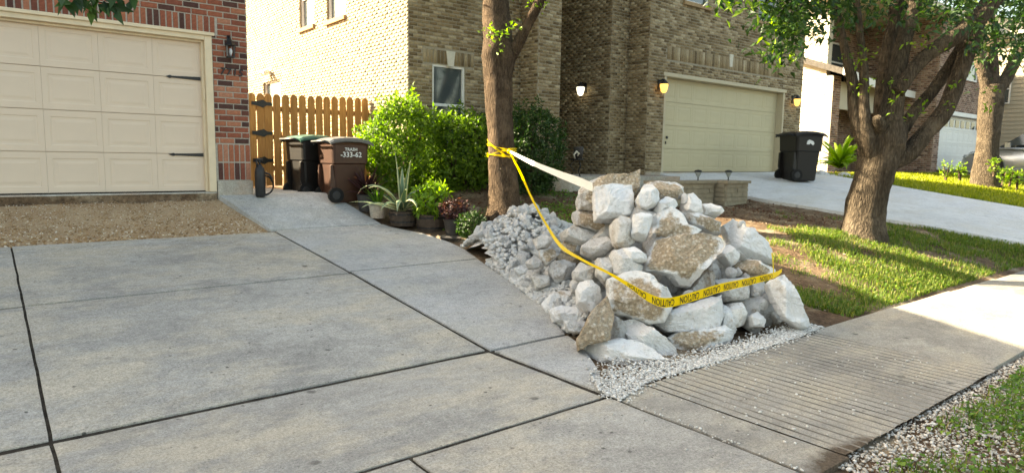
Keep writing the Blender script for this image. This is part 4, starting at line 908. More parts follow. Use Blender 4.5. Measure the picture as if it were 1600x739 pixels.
ROCKS = [
 ([(905,295),(921,282),(935,276),(959,270),(981,272),(1002,263),(1001,291),(994,302),(975,305),(930,330),(904,327),(901,308)], .38, .16, GRY, CAL, 'gravel-topped grey chunk with white pointed tip, highest at the back of the pile'),
 ([(929,291),(956,286),(988,289),(994,329),(981,337),(956,342),(933,341),(928,323)], .30, -.06, WHT, None, 'big square white block at the upper left of the pile'),
 ([(894,331),(905,326),(929,327),(933,341),(957,342),(957,358),(932,361),(900,350)], .34, .05, GRY, CAL, 'grey slab with brown broken edge under the big square white block'),
 ([(875,364),(894,352),(916,357),(935,364),(942,370),(910,383),(880,375)], .30, .06, GRY, None, 'flat pale grey slab on the left edge beside the tape'),
 ([(909,383),(927,372),(948,368),(959,375),(962,384),(948,398),(931,402),(909,391)], .28, .02, GRY, None, 'rounded grey chunk right above the tape on the left slope'),
 ([(956,347),(970,336),(984,339),(988,350),(984,364),(986,373),(994,377),(981,388),(965,386),(956,364)], .26, .04, GRY, None, 'upright grey chunk under the big square white block'),
 ([(992,334),(1002,331),(1020,335),(1019,347),(1009,377),(994,376),(984,369),(988,356)], .2, -.10, WHT, None, 'small clean white block standing on end in the middle'),
 ([(956,391),(975,387),(981,396),(992,410),(1005,415),(1002,425),(975,431),(959,426),(955,404)], .28, .0, GRY, None, 'grey rounded chunk left of the large brown slab'),
 ([(975,388),(992,384),(1011,398),(1011,407),(996,412),(984,404)], .18, -.10, WHT, None, 'small wedge lying against the left side of the large brown slab'),
 ([(996,306),(1008,288),(1019,287),(1030,299),(1032,310),(1024,323),(1011,329),(1000,320)], .28, .0, WHT, None, 'white lump at the top just right of the square white block'),
 ([(1013,284),(1030,282),(1057,284),(1070,292),(1070,303),(1059,310),(1048,308),(1030,305),(1019,291)], .36, .12, GRY, CAL, 'brown-faced chunk on the top right of the pile'),
 ([(1027,315),(1043,306),(1057,311),(1059,320),(1054,326),(1040,324),(1027,334),(1020,329)], .26, -.02, WHT, None, 'bluish white chunk below the brown-faced top chunk'),
 ([(1027,334),(1043,318),(1065,331),(1076,350),(1097,358),(1092,366),(1065,374),(1019,379),(1017,369),(1021,347)], .34, .0, WHT, CAL, 'pale chunk with round brown patch above the large brown slab'),
 ([(1013,402),(1024,375),(1084,364),(1103,362),(1127,369),(1138,380),(1132,391),(1111,412),(1092,434),(1078,449),(1062,445),(1051,429),(1030,423),(1008,423)], .20, -.22, WHT, CAL, 'large tilted slab with brown gravelly face and white rim, middle of the pile'),
 ([(1067,320),(1073,303),(1084,301),(1097,315),(1099,331),(1090,342),(1075,337)], .24, .05, WHT, None, 'leaning pale plate on the upper right shoulder of the pile'),
 ([(1065,330),(1080,333),(1097,332),(1127,347),(1128,364),(1112,362),(1084,352)], .28, .03, WHT, CAL, 'long brown-stained slab sloping down from the upper right'),
 ([(1097,318),(1111,317),(1127,322),(1133,329),(1124,337),(1100,335)], .26, .08, WHT, None, 'pale chunk poking out at the right of the top'),
 ([(1130,351),(1146,342),(1163,351),(1195,372),(1207,391),(1209,413),(1191,409),(1163,402),(1142,381)], .26, .08, WHT, None, 'long rounded slab sloping down the right shoulder above the tape'),
 ([(1168,354),(1181,356),(1186,367),(1175,369)], .10, -.06, GRY, None, 'small dark stone lying on the long right-hand slab'),
 ([(1128,386),(1142,381),(1158,397),(1153,411),(1142,418),(1128,400)], .28, .05, WHT, None, 'pale chunk tucked under the right shoulder slab'),
 ([(1147,413),(1163,404),(1188,407),(1212,421),(1214,427),(1191,437),(1156,427)], .3, -.03, WHT, CAL, 'flat brown-topped slab just above the right end of the tape'),
 ([(1117,437),(1170,432),(1173,449),(1170,467),(1130,472),(1121,456)], .26, -.04, GRY, None, 'flat-faced grey block behind the right run of tape'),
 ([(1174,442),(1195,439),(1202,456),(1191,469),(1174,462)], .24, .06, GRY, None, 'dark grey chunk right of the flat-faced grey block'),
 ([(1198,442),(1226,427),(1241,446),(1255,474),(1268,509),(1251,515),(1230,499),(1212,471)], .17, -.25, WHT, None, 'long slab leaning on the right end of the pile'),
 ([(1163,467),(1188,462),(1205,474),(1197,485),(1174,483)], .24, .0, GRY, None, 'grey round stone under the dark chunk on the right'),
 ([(1170,495),(1184,485),(1198,499),(1195,511),(1172,511)], .2, -.05, WHT, None, 'small white chunk on the ground at the lower right'),
 ([(1142,474),(1160,471),(1170,488),(1163,508),(1149,513),(1139,488)], .26, -.02, WHT, None, 'upright white chunk below the flat-faced grey block'),
 ([(951,436),(979,424),(997,421),(1023,430),(1029,439),(1044,448),(1052,468),(1050,486),(1038,503),(1015,506),(985,494),(952,488)], .32, -.08, WHT, CAL, 'massive cracked boulder in the centre crossed by the tape'),
 ([(928,482),(949,463),(961,489),(954,530),(919,538),(904,549),(901,530)], .22, -.10, CAL, CAL, 'brown gravelly chunk leaning at the front left corner'),
 ([(907,549),(919,534),(949,531),(973,528),(997,531),(1020,543),(1044,561),(1049,579),(997,585),(958,579),(931,576),(913,564)], .30, -.05, WHT, None, 'long pale boulder lowest at the front of the pile'),
 ([(964,503),(991,497),(1020,510),(1044,528),(1059,543),(1065,570),(1050,573),(1020,555),(997,545),(979,525)], .30, .02, WHT, None, 'pale slab sloping behind the lowest front boulder'),
 ([(1020,507),(1050,487),(1068,477),(1104,466),(1128,460),(1132,490),(1125,513),(1098,518),(1068,520),(1044,518)], .34, -.02, WHT, None, 'wide white boulder under the right run of tape'),
 ([(1044,528),(1059,519),(1092,515),(1135,508),(1152,518),(1142,535),(1077,558),(1062,549)], .32, -.02, WHT, CAL, 'brownish white slab on the ground beneath the wide boulder'),
 ([(1130,475),(1142,482),(1152,515),(1142,530),(1130,508)], .24, .0, WHT, None, 'narrow upright chunk at the right of the wide boulder'),
 ([(845,474),(866,455),(893,454),(901,460),(898,473),(875,479),(854,489)], .24, -.06, WHT, None, 'white chunk at the left foot of the pile beside the path'),
 ([(858,483),(875,476),(901,479),(910,489),(907,500),(881,506),(863,503)], .22, -.10, WHT, None, 'white chunk lowest on the left, resting on the path edge'),
 ([(900,457),(906,439),(925,436),(939,448),(940,465),(928,482),(913,488),(903,474)], .22, -.08, WHT, None, 'bright white block left of the massive cracked boulder'),
 ([(881,501),(916,500),(919,513),(898,524),(887,515)], .18, -.02, GRY, None, 'grey stone on the ground by the path corner'),
 ([(860,409),(881,404),(901,409),(896,433),(869,445),(857,424)], .28, .0, GRY, None, 'round grey chunk on the left slope below the tape'),
 ([(895,424),(907,409),(931,418),(940,439),(919,442),(897,435)], .28, .02, GRY, None, 'smooth grey chunk just below the tape, left of centre'),
 ([(934,403),(955,400),(958,424),(949,444),(934,427)], .26, .05, GRY, None, 'narrow grey chunk under the tape above the cracked boulder'),
 ([(830,433),(839,428),(858,431),(861,446),(838,450)], .18, -.02, GRY, None, 'grey stone at the path edge between small rubble and big chunks'),
 ([(891,439),(900,433),(909,436),(903,456),(894,457)], .18, .02, GRY, None, 'small grey stone behind the bright white block'),
 ([(832,374),(850,365),(866,371),(855,387),(840,388)], .2, .05, GRY, None, 'pale stone on the upper left where the small rubble begins'),
 ([(842,390),(864,386),(871,401),(853,414),(845,407)], .2, .03, GRY, CAL, 'brown-stained stone on the left slope beside the tape'),
 ([(869,400),(888,390),(907,398),(909,407),(890,418),(872,412)], .26, .12, CAL, None, 'brown chunk half hidden behind the round grey chunk'),
 ([(821,409),(834,398),(848,407),(842,417),(826,419)], .16, .0, GRY, None, 'wedge-shaped stone in the small rubble near the big chunks'),
 ([(802,420),(815,415),(823,425),(810,431)], .12, .0, GRY, None, 'small pale stone at the very edge of the path'),
 ([(1083,450),(1100,428),(1114,411),(1118,440),(1114,464),(1085,466)], .22, .06, GRY, None, 'grey wedge between the brown slab and the tape'),
 ([(1104,402),(1122,392),(1134,408),(1132,428),(1116,436),(1106,420)], .26, .35, GRY, None, 'shadowed chunk deep in the gap right of the brown slab'),
 ([(880,376),(905,380),(909,396),(890,402),(876,392)], .24, .12, GRY, CAL, 'brownish chunk in shadow under the flat left slab'),
 ([(1203,470),(1215,474),(1232,500),(1215,506),(1200,490)], .22, .14, GRY, None, 'shadowed chunk behind the long leaning slab'),
]
for i, (poly, t, dd, m1, m2, lb) in enumerate(ROCKS):
    mb, c, wt = rock_mesh(poly, t, dd, seed=i+1, capb=m2)
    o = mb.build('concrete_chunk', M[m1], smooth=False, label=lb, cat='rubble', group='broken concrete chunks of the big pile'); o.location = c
    if m2: at_ = o.data.attributes.new('soil', 'FLOAT', 'POINT'); at_.data.foreach_set('value', [w*(.7 if 'patch' in lb or 'stained' in lb or 'cracked' in lb or 'brownish' in lb else 1.0) for w in wt])
# chunks wedged inside and on the far side of the heap
def blob(seed, r, sub=3):
    bm = bmesh.new(); bmesh.ops.create_icosphere(bm, subdivisions=sub, radius=1); rn = random.Random(seed); off = Vector((seed*1.7, seed*3.3, seed))
    pl = [(Vector((rn.gauss(0, 1), rn.gauss(0, 1), rn.gauss(0, 1))).normalized(), rn.uniform(.42, .85)) for _ in range(14)]
    sx, sy, sz = rn.uniform(.8, 1.25), rn.uniform(.7, 1.1), rn.uniform(.55, .9)
    for v in bm.verts:
        p = v.co.copy()
        for nn, dd in pl:
            e = p.dot(nn)-dd
            if e > 0: p -= nn*e
        p *= 1+.05*noise.noise(p*2+off)+.03*noise.noise(p*5+off)
        v.co = Vector((p.x*sx, p.y*sy, p.z*sz))*r
    me = bpy.data.meshes.new('stone'); bm.to_mesh(me); bm.free(); return me
cores = [blob(100+i, 1.0) for i in range(7)]
for c_ in cores: c_.materials.append(M['rubble_grey']); pass
rr = random.Random(5); cnt = 0
for gx_ in np.arange(3.7, 6.4, .33):
    for gy_ in np.arange(3.3, 5.9, .33):
        x, y = gx_+rr.uniform(-.08, .08), gy_+rr.uniform(-.08, .08); hz = heap_z(x, y); base = yard(x, y)
        if x > 6.25 or hz < .3: continue
        far = y > 4.9                # outward face of the far side reaches the surface
        z = base+.1
        while z < hz-(.12 if far else .40 if x < 5.0 else .26):
            o = link('concrete_chunk', cores[cnt % 7]); cnt += 1; o.location = (x, y, z); o.rotation_euler = (rr.uniform(0, 6), rr.uniform(0, 6), rr.uniform(0, 6)); s_ = rr.uniform(.18, .23); o.scale = (s_,)*3
            tag(o, 'grey broken chunk wedged in the gaps behind the front chunks of the pile', 'rubble', 'chunks wedged inside the big pile'); z += .27
frag = [blob(300+i, 1.0, 2) for i in range(8)]
for c_ in frag: c_.materials.append(M['rubble_white'])
rr = random.Random(21); nfr = 0
while nfr < 26:
    u, v = rr.uniform(860, 1240), rr.uniform(300, 560)
    if v > 585-abs(u-980)*.28 or v < 300+max(0, (u-1070)*.62)+max(0, (940-u)*.8): continue
    d = heap_depth(u, v)
    if not d or d > 7: continue
    o = link('concrete_fragment', frag[nfr % 8]); o.location = at(u, v, d+.11); o.rotation_euler = (rr.uniform(0, 6), rr.uniform(0, 6), rr.uniform(0, 6)); s_ = rr.uniform(.04, .085); o.scale = (s_,)*3; nfr += 1
    tag(o, 'small pale fragment lodged between the big chunks of the pile', 'rubble', 'small fragments between the chunks')
# small rubble heap by the path
def small_z(x, y):                              # loose heap centred left of the big pile
    d = math.hypot((x-5.35)/.95, (y-6.35)/1.0); return yard(x, y)+max(0, .62*(1-d**1.25))
sm = [blob(200+i, 1.0, 2) for i in range(12)]
for c_ in sm: c_.materials.append(M['rubble_small'])
rr = random.Random(11); n = 0; tr = 0
while n < 290 and tr < 6000:
    tr += 1; x, y = rr.uniform(4.35, 6.5), rr.uniform(5.0, 7.6)
    if x < np.interp(y, [4.75, 5.5, 6.6, 7.1, 7.6], [4.2, 4.45, 4.78, 4.9, 4.97]): continue
    z = small_z(x, y)
    if z < yard(x, y)+.01 and rr.random() > .06: continue
    if heap_z(x, y) > .45: continue
    s_ = rr.choice([.04, .048, .056, .065, .078, .1])*rr.uniform(.85, 1.2)
    o = link('rubble_stone', sm[n % 12]); n += 1; o.location = (x, y, z+s_*.2); o.rotation_euler = (rr.uniform(0, 6), rr.uniform(0, 6), rr.uniform(0, 6)); o.scale = (s_,)*3
    tag(o, 'small grey broken stone in the loose heap between tree and path', 'stone', 'small stones of the loose rubble heap')
# base of the loose heap
mb = MB(); gx_ = np.linspace(4.3, 6.6, 36); gy_ = np.linspace(5.0, 7.7, 36)
for y in gy_:
    for x in gx_: mb.v.append((x, y, small_z(x, y)-.11+.03*noise.noise(Vector((x*9, y*9, 1)))-(.12 if small_z(x, y) < yard(x, y)+.02 else 0)))
for j in range(35):
    for i in range(35):
        cx_, cy_ = gx_[i], gy_[j]
        if small_z(cx_, cy_) > yard(cx_, cy_)+.06 and small_z(gx_[i+1], gy_[j+1]) > yard(gx_[i+1], gy_[j+1])+.03 and cx_ > np.interp(cy_, [4.75, 5.5, 6.6, 7.1, 7.6], [4.2, 4.45, 4.78, 4.9, 4.97]): mb.f.append((j*36+i, j*36+i+1, (j+1)*36+i+1, (j+1)*36+i)); mb.m.append(0)
mb.build('rubble_fines', M['rubble_small'], kind='stuff', label='fine grey rubble under the loose stones')
pp, ss = [], []
for _ in range(5200):
    x, y = rr.uniform(4.35, 6.5), rr.uniform(4.9, 7.6); z = small_z(x, y)
    if z > yard(x, y)+.01 and x > np.interp(y, [4.75, 5.5, 6.6, 7.1, 7.6], [4.2, 4.45, 4.78, 4.9, 4.97]): pp.append((x, y, z+rr.uniform(-.03, .02))); ss.append(rr.uniform(.014, .042))
pe = lambda y: float(np.interp(y, [4.0, 4.75, 5.5, 6.6, 7.1, 7.6], [3.88, 4.2, 4.45, 4.78, 4.9, 4.97]))
for _ in range(2600):
    y = rr.uniform(4.1, 6.4); x = pe(y)+.01+abs(rr.gauss(0, .2)); pp.append((x, y, zy(y)-.01+min(.35, (x-pe(y)))*.5+rr.uniform(-.02, .02))); ss.append(rr.uniform(.012, .04))
for k_ in range(46):
    y = rr.uniform(4.3, 6.2); x = pe(y)+.04+abs(rr.gauss(0, .16)); s_ = rr.choice([.045, .055, .07, .09]); o = link('rubble_stone', sm[k_ % 12]); o.location = (x, y, zy(y)+.02+min(.35, x-pe(y))*.5); o.rotation_euler = (rr.uniform(0, 6), rr.uniform(0, 6), rr.uniform(0, 6)); o.scale = (s_,)*3
    tag(o, 'grey broken stone spilled along the path edge below the big chunks', 'stone', 'stones spilled along the path edge')
pebbles('rubble_crumbs', pp, ss, M['rubble_small'], kind='stuff', label='grey crumbs filling the loose rubble heap')
# white gravel spilled along the foot of the pile
pp, ss = [], []
foot = [(3.10, 2.74), (3.5, 2.86), (4.2, 2.84), (5.2, 2.84), (6.0, 2.9)]
for _ in range(8500):
    x = rr.uniform(3.06, 6.0); yb = np.interp(x, [a for a, b in foot], [b for a, b in foot]); y = yb+abs(rr.gauss(0, .10 if x > 4.0 else .19))-.03-(.07*rr.random()**2 if rr.random() < .2 else 0)
    if x < 3.5: y = min(y, 2.9+1.4*(x-3.07)) if rr.random() < .9 else y
    pp.append((x, y, .004+.012*max(0, min(1, (y-yb)/.2))+rr.uniform(-.003, .006))); ss.append(rr.choice([.0045, .006, .007, .009, .011]))
for _ in range(220): pp.append((rr.gauss(4.3, .8), rr.uniform(1.6, 2.8), .006)); ss.append(rr.uniform(.004, .009))
for _ in range(130): x = rr.uniform(3.0, 3.5); pp.append((x, 2.8+rr.gauss(0, .02)+1.3*max(0, x-3.1)*rr.random(), .009)); ss.append(rr.uniform(.005, .01))
for _ in range(60): pp.append((3.07+rr.gauss(0, .012), rr.uniform(1.5, 2.8), .005)); ss.append(rr.uniform(.004, .008))
pebbles('white_gravel', pp, ss, M['white_gravel'], kind='stuff', label='white gravel spilled along the foot of the rubble pile')
# stones over the gravel bed
pp, ss = [], []
for _ in range(7500):
    x, y = rr.uniform(-.3, 3.0), rr.uniform(8.87, 9.96)
    if x > 2.98-(y-8.9)*.36: continue
    big = max(0, 1-(y-8.87)/.75)
    pp.append((x, y, bed_z(x, y)+.002)); ss.append(rr.uniform(.004, .009)+(rr.random()**3)*.016*big)
pebbles('bed_gravel', pp, ss, M['brown_gravel'], kind='stuff', label='brown caliche gravel in front of the garage')
# gravel verge at the lower right
pp, ss = [], []
for _ in range(22000):
    x, y = rr.uniform(3.3, 7.0), rr.uniform(-.2, 1.5)
    e = 1.45-.02*noise.noise(Vector((x*3, 0, 0)))
    if y > e+.03: continue
    dens = 1-max(0, (e-y)-.28)/.5
    if rr.random() > dens: continue
    pp.append((x, y, ground_z(x, y)+.016)); ss.append(rr.choice([.004, .005, .006, .008, .011]))
pebbles('verge_gravel', pp, ss, M['mixed_gravel'], kind='stuff', label='pale gravel verge along the near edge of the sidewalk')
# ------------------------------------------------------------ caution tape
def ribbon(ctrl, name, mat, text=None, label=None, t0=0, t1=1, cat='tape', nn=90, parent=None):
    # ctrl: (point, width, cross direction)
    P_ = [Vector(c[0]) for c in ctrl]; k = len(P_)
    cum = [0.0]
    for i in range(1, k): cum.append(cum[-1]+(P_[i]-P_[i-1]).length)
    def ev(s_):
        i = max(0, min(k-2, next((j for j in range(k-1) if s_ <= cum[j+1]), k-2))); f = (s_-cum[i])/max(1e-6, cum[i+1]-cum[i])
        p0, p1, p2, p3 = P_[max(0, i-1)], P_[i], P_[i+1], P_[min(k-1, i+2)]
        p = .5*((2*p1)+(p2-p0)*f+(2*p0-5*p1+4*p2-p3)*f*f+(3*p1-p0-3*p2+p3)*f**3)
        w = ctrl[i][1]*(1-f)+ctrl[i+1][1]*f; c = (Vector(ctrl[i][2])*(1-f)+Vector(ctrl[i+1][2])*f).normalized(); return p, w, c
    mb = MB(); T_ = cum[-1]
    for a in range(nn+1):
        p, w, c = ev(T_*a/nn)
        nrm = c.cross(ev(min(T_, T_*a/nn+.02))[0]-ev(max(0, T_*a/nn-.02))[0]); nrm = nrm.normalized() if nrm.length > 1e-6 else Vector((0, -1, 0))
        wr = .008*noise.noise(Vector((a*.35, 1, 2)))+.004*math.sin(a*1.9)
        mb.v += [tuple(p-c*w/2), tuple(p+nrm*wr), tuple(p+c*w/2)]
    for a in range(nn):
        mb.f += [(a*3, a*3+3, a*3+4, a*3+1), (a*3+1, a*3+4, a*3+5, a*3+2)]; mb.m += [0, 0]
    ob = mb.build(name, mat, parent, smooth=True, label=label, cat=cat if label else None)
    if text:
        toc = (CAM-P_[k//2]).normalized()
        for (s0, wid) in text:
            vs, fs = text_mesh('CAUTION', 1.0); wx = max(v.x for v in vs)-min(v.x for v in vs); hx = max(v.y for v in vs)-min(v.y for v in vs)
            out = []
            for v in vs:                       # printed upside down as seen from here
                s_ = s0-v.x/wx*wid; p, w, c = ev(max(0, min(T_, s_))); q = p-c*(v.y/hx*w*.74); out.append(tuple(q+toc*.006))
            tm = MB(); tm.add(out, fs); tm.build('lettering', M['print_black'], ob)
    return ob, T_
up = (0, 0, 1); TW = .072
def hd(u, v, o=-.06): return at(u, v, (heap_depth(u, v) or 6)+o)
TR1 = at(788, 240, 9.75)
side = (.6, -.5, .6)
ctrl = [(at(795, 236, 9.72), .025, (1, 0, .2)), (at(812, 268, 9.2), .03, (1, -.3, .3)), (at(832, 312, 8.2), .026, (1, -.4, .4)), (at(852, 348, 7.2), .024, (.9, -.4, .5)), (at(876, 384, 6.35), .036, (.5, -.3, .8)),
        (at(910, 406, 5.75), .022, (.3, -.2, .9)), (at(950, 426, 5.28), .02, (.2, -.1, 1)), (at(982, 445, 5.02), .034, up), (at(1012, 464, 4.9), .064, up), (at(1040, 473, 4.87), TW, up), (at(1080, 464, 4.95), TW, up), (at(1125, 450, 5.12), .068, up), (at(1170, 440, 5.35), .062, up), (at(1209, 430, 5.55), .05, up), (at(1222, 422, 5.85), .03, up)]
tp, TL = ribbon(ctrl, 'caution_tape', M['tape_yellow'], label='yellow caution tape with black lettering strung from tree across the pile', nn=160)
tp_ob = tp
# lettering spaced along the front run
cumf = 0; cl = [0]
for i in range(1, len(ctrl)): cl.append(cl[-1]+(Vector(ctrl[i][0])-Vector(ctrl[i-1][0])).length)
bpy.data.objects.remove(tp)
s_a = cl[7]; sp = []
s_ = s_a+.08
while s_ < cl[13]-.06: sp.append((s_, .185)); s_ += .235
ribbon(ctrl, 'caution_tape', M['tape_yellow'], text=sp, label='yellow caution tape with black lettering strung from tree across the pile', nn=160)
ribbon([(at(1209, 430, 5.57), .03, (1, .2, 0)), (at(1208, 412, 5.75), .028, (1, .2, .1)), (at(1206, 395, 5.95), .03, (1, .2, .2))], 'caution_tape', M['tape_yellow'], label='short yellow tape tail wrapped over the right shoulder of the pile', nn=14)
ribbon([(at(797, 237, 9.7), .03, (.3, 0, 1)), (at(830, 254, 8.7), .06, (.2, .1, 1)), (at(870, 271, 7.8), .085, (.1, .2, 1)), (at(905, 284, 7.1), .10, (.1, .2, 1)), (at(926, 293, 6.65), .09, (.1, .2, 1))], 'caution_tape', M['tape_sunlit'], label='strip of tape coloured sunlit white, running from the trunk to the top block', nn=40)
# ------------------------------------------------------------ trees
def pathpts(pl, sub=5):
    P_ = [Vector(p) for p, r in pl]; R_ = [r for p, r in pl]; out, ro = [], []; k = len(P_)
    for i in range(k-1):
        p0, p1, p2, p3 = P_[max(0, i-1)], P_[i], P_[i+1], P_[min(k-1, i+2)]
        for j in range(sub):
            f = j/sub; out.append(.5*((2*p1)+(p2-p0)*f+(2*p0-5*p1+4*p2-p3)*f*f+(3*p1-p0-3*p2+p3)*f**3)); ro.append(R_[i]*(1-f)+R_[i+1]*f)
    return out+[P_[-1]], ro+[R_[-1]]
def limb(parent, pl, mat, name='limb', n=14, jit=.16, sub=5):
    p, r = pathpts(pl, sub); return MB().tube(p, r, n, jit=jit).build(name, mat, parent, smooth=True)
def clump_pts(centres, per, spread, rs):
    P_, N_ = [], []
    for c in centres:
        c = np.array(c); k = max(4, int(per*rs.uniform(.6, 1.4))); q = rs.normal(size=(k, 3))*spread*np.array([1, 1, .8]); P_.append(c+q)
        nn = rs.normal(size=(k, 3))*.7+np.array([0, 0, .9]); N_.append(nn)
    return np.concatenate(P_), np.concatenate(N_)
rs = np.random.default_rng(3)
def root_origin(o, c):                          # keep the thing's origin at its base
    return o
T1 = empty('tree', (0, 0, 0), label='bare-trunked tree wrapped with yellow tape between hedge and rubble', cat='tree')
d1 = 10.1; BB = M['bark_brown']
def pz(u, v, d, wpx): return (at(u, v, d), wpx/2/F*d)
limb(T1, [(at(790, 348, d1), .40), pz(790, 336, d1, 66), pz(788, 318, d1, 52), pz(786, 275, d1, 45), pz(783, 220, d1, 41), pz(780, 165, d1, 42), pz(778, 120, d1, 46), pz(779, 88, d1, 56), pz(778, 60, d1, 46), pz(775, 20, d1, 43), pz(774, -30, d1+.1, 40), pz(765, -120, d1+.3, 32), pz(770, -230, d1+.2, 22), pz(790, -330, d1, 12)], BB, 'trunk', 22, .13, 7)
limb(T1, [pz(790, 95, d1, 30), pz(808, 70, d1-.1, 19), pz(823, 40, d1-.2, 17), pz(840, 10, d1-.3, 16), pz(862, -30, d1-.4, 14), pz(900, -120, d1-.6, 9)], BB)
limb(T1, [pz(770, -90, d1, 20), pz(720, -150, d1+.5, 14), pz(660, -230, d1+.9, 8)], BB); limb(T1, [pz(772, -150, d1, 18), pz(840, -230, d1+.8, 12), pz(890, -300, d1+1.2, 7)], BB)
for a, l in ((200, .45), (330, .5), (80, .4), (275, .55)):
    a = math.radians(a); b0 = at(790, 334, d1); limb(T1, [(b0+Vector((0, 0, .12)), .12), (b0+Vector((math.cos(a)*l*.55, math.sin(a)*l*.55, .02)), .07), (b0+Vector((math.cos(a)*l, math.sin(a)*l, -.06)), .03)], BB, 'root', 10)
cs = []
c1 = np.array(at(790, -300, d1))
for _ in range(300):
    q = rs.normal(size=3); q /= np.linalg.norm(q); q *= rs.uniform(.4, 1)**.5; cs.append(c1+q*np.array([2.4, 2.4, 2.5]))
cs = [c for c in cs if c[2] > 4.45]
cs += [np.array([rs.uniform(4.4, 6.9), rs.uniform(8.3, 9.7), rs.uniform(4.5, 5.4)]) for _ in range(42)]  # low clumps added out of view to dapple the sidewalk with shade
P_, N_ = clump_pts(cs, 26, .22, rs); leaves('crown', P_, N_, rs.uniform(.07, .12, len(P_)), M['tree_leaf'], T1)
cs = [at(768, 45, d1-.3), at(775, 60, d1-.3), at(785, 52, d1-.3), at(790, 48, d1-.32), at(763, 52, d1-.25), at(776, 75, d1-.3), at(805, 40, d1-.35), at(843, -2, d1-.4), at(838, 12, d1-.4), at(853, 4, d1-.4), at(826, -6, d1-.4)]
P_, N_ = clump_pts([c for c in cs], 9, .055, rs); leaves('sprout', P_, N_, rs.uniform(.06, .1, len(P_)), M['lime_leaf'], T1, kind='stuff')
# tape wound round the trunk
TWc = empty('caution_tape', (0, 0, 0), label='yellow tape wound several times around the bare tree trunk', cat='tape')
for k, (v0, tl, rr_) in enumerate(((229, .05, .225), (236, -.06, .226), (241, .02, .227), (233, .16, .229))):
    c = at(784.5, v0+2, d1); ring = []
    for a in np.linspace(0, 2*math.pi, 29): ring.append((c+Vector((math.cos(a)*rr_, math.sin(a)*rr_, tl*math.cos(a-2.2))), .022+.014*math.sin(a*3+k), (0, 0, 1)))
    ribbon(ring, 'wrap', M['tape_yellow'], nn=56, parent=TWc)
MB().lathe(tuple(at(796, 237, 9.76)), [(.01, -.04), (.035, -.02), (.04, .01), (.012, .04)], 7).build('knot', M['tape_yellow'], TWc, smooth=True)
# spreading tree on the right-hand lawn
T2 = empty('tree', (0, 0, 0), label='large low-forking tree on the lawn right of the rubble pile', cat='tree'); d2 = 9.95; BG = M['bark_grey']
limb(T2, [(at(1346, 385, d2), .36), pz(1348, 362, d2, 64), pz(1351, 342, d2, 56), pz(1358, 300, d2, 54), pz(1368, 258, d2, 60), pz(1378, 225, d2, 70), pz(1384, 204, d2, 60), pz(1389, 184, d2, 40), pz(1393, 168, d2, 18)], BG, 'trunk', 24, .14, 6)
for dz, ch in ((-.1, [(1352, 225, 26), (1336, 180, 18), (1332, 130, 17), (1322, 85, 13), (1310, 30, 11), (1295, -40, 9)]),
               (-.2, [(1358, 222, 24), (1350, 170, 16), (1350, 120, 14), (1345, 70, 12), (1338, 0, 10), (1330, -80, 7)]),
               (.35, [(1378, 210, 36), (1378, 150, 22), (1385, 90, 20), (1398, 30, 21), (1404, -40, 18), (1410, -150, 12)]),
               (-.15, [(1385, 225, 50), (1394, 165, 32), (1403, 110, 26), (1415, 55, 23), (1432, 0, 20), (1450, -100, 12)]),
               (-.3, [(1402, 145, 22), (1430, 105, 21), (1465, 75, 23), (1510, 45, 28), (1545, 10, 28), (1590, -50, 22), (1640, -120, 12)]),
               (.0, [(1380, 262, 40), (1420, 238, 28), (1450, 205, 26), (1478, 170, 26), (1497, 120, 26), (1515, 70, 25), (1540, 10, 22), (1590, -70, 14)]),
               (.25, [(1395, 225, 28), (1425, 180, 19), (1455, 145, 18), (1490, 95, 18), (1510, 60, 16)])):
    limb(T2, ([pz(1366+(ch[0][0]-1366)*.5, ch[0][1]+34, d2+dz*.4, 16)] if ch[0][1] > 200 else [])+[pz(u, v, d2+dz, w*(.86 if i == 0 else 1)) for i, (u, v, w) in enumerate(ch)], BG)
limb(T2, [pz(1378, 215, d2-.1, 22), pz(1373, 195, d2-.28, 20), pz(1370, 184, d2-.36, 13)], BG, 'cut_stub')
cs = []
fv = ([1118, 1140, 1170, 1200, 1225, 1250, 1280, 1310, 1350, 1400, 1450, 1500, 1560, 1640], [-6, 2, -5, 55, 88, 70, 30, 42, 36, 20, 40, 60, 80, 105])
for _ in range(430):
    u = rs.uniform(1125, 1640); lim = np.interp(u, *fv); v = lim-rs.uniform(0, 1)**1.4*170
    if 1140 < u < 1185 and v > -12: continue
    if v > 15 and rs.random() < .35 and u > 1290: continue
    cs.append(at(u, v, rs.uniform(8.6, 12.0) if u > 1290 else rs.uniform(8.4, 9.6)))
c2 = np.array(at(1400, -190, d2))
for _ in range(110):
    q = rs.normal(size=3); q /= np.linalg.norm(q); q *= rs.uniform(.4, 1)**.5; c = c2+q*np.array([2.8, 2.8, 1.2])
    if c[2] > 4.6: cs.append(c)
P_, N_ = clump_pts(cs, 22, .16, rs); leaves('crown', P_, N_, rs.uniform(.09, .16, len(P_)), M['tree_leaf'], T2, wid=.4, droop=(0, 0, -.45))
cs = [at(1213, 45, 8.6), at(1222, 35, 8.6), at(1232, 92, 8.6), at(1216, 88, 8.6), at(1137, 8, 8.4), at(1180, 4, 8.5)]
P_, N_ = clump_pts(cs, 12, .10, rs); leaves('sprout', P_, N_, rs.uniform(.11, .18, len(P_)), M['lime_leaf'], T2, kind='stuff', wid=.33, droop=(0, 0, -.5))
cs = [at(rs.uniform(1330, 1560), rs.uniform(60, 190), d2-.4) for _ in range(16)]+[at(1448, 172, d2-.3), at(1430, 178, d2-.3), at(1320, 92, d2-.4), at(1340, 100, d2-.4)]
P_, N_ = clump_pts(cs, 7, .06, rs); leaves('sprout', P_, N_, rs.uniform(.06, .1, len(P_)), M['lime_leaf'], T2, kind='stuff')
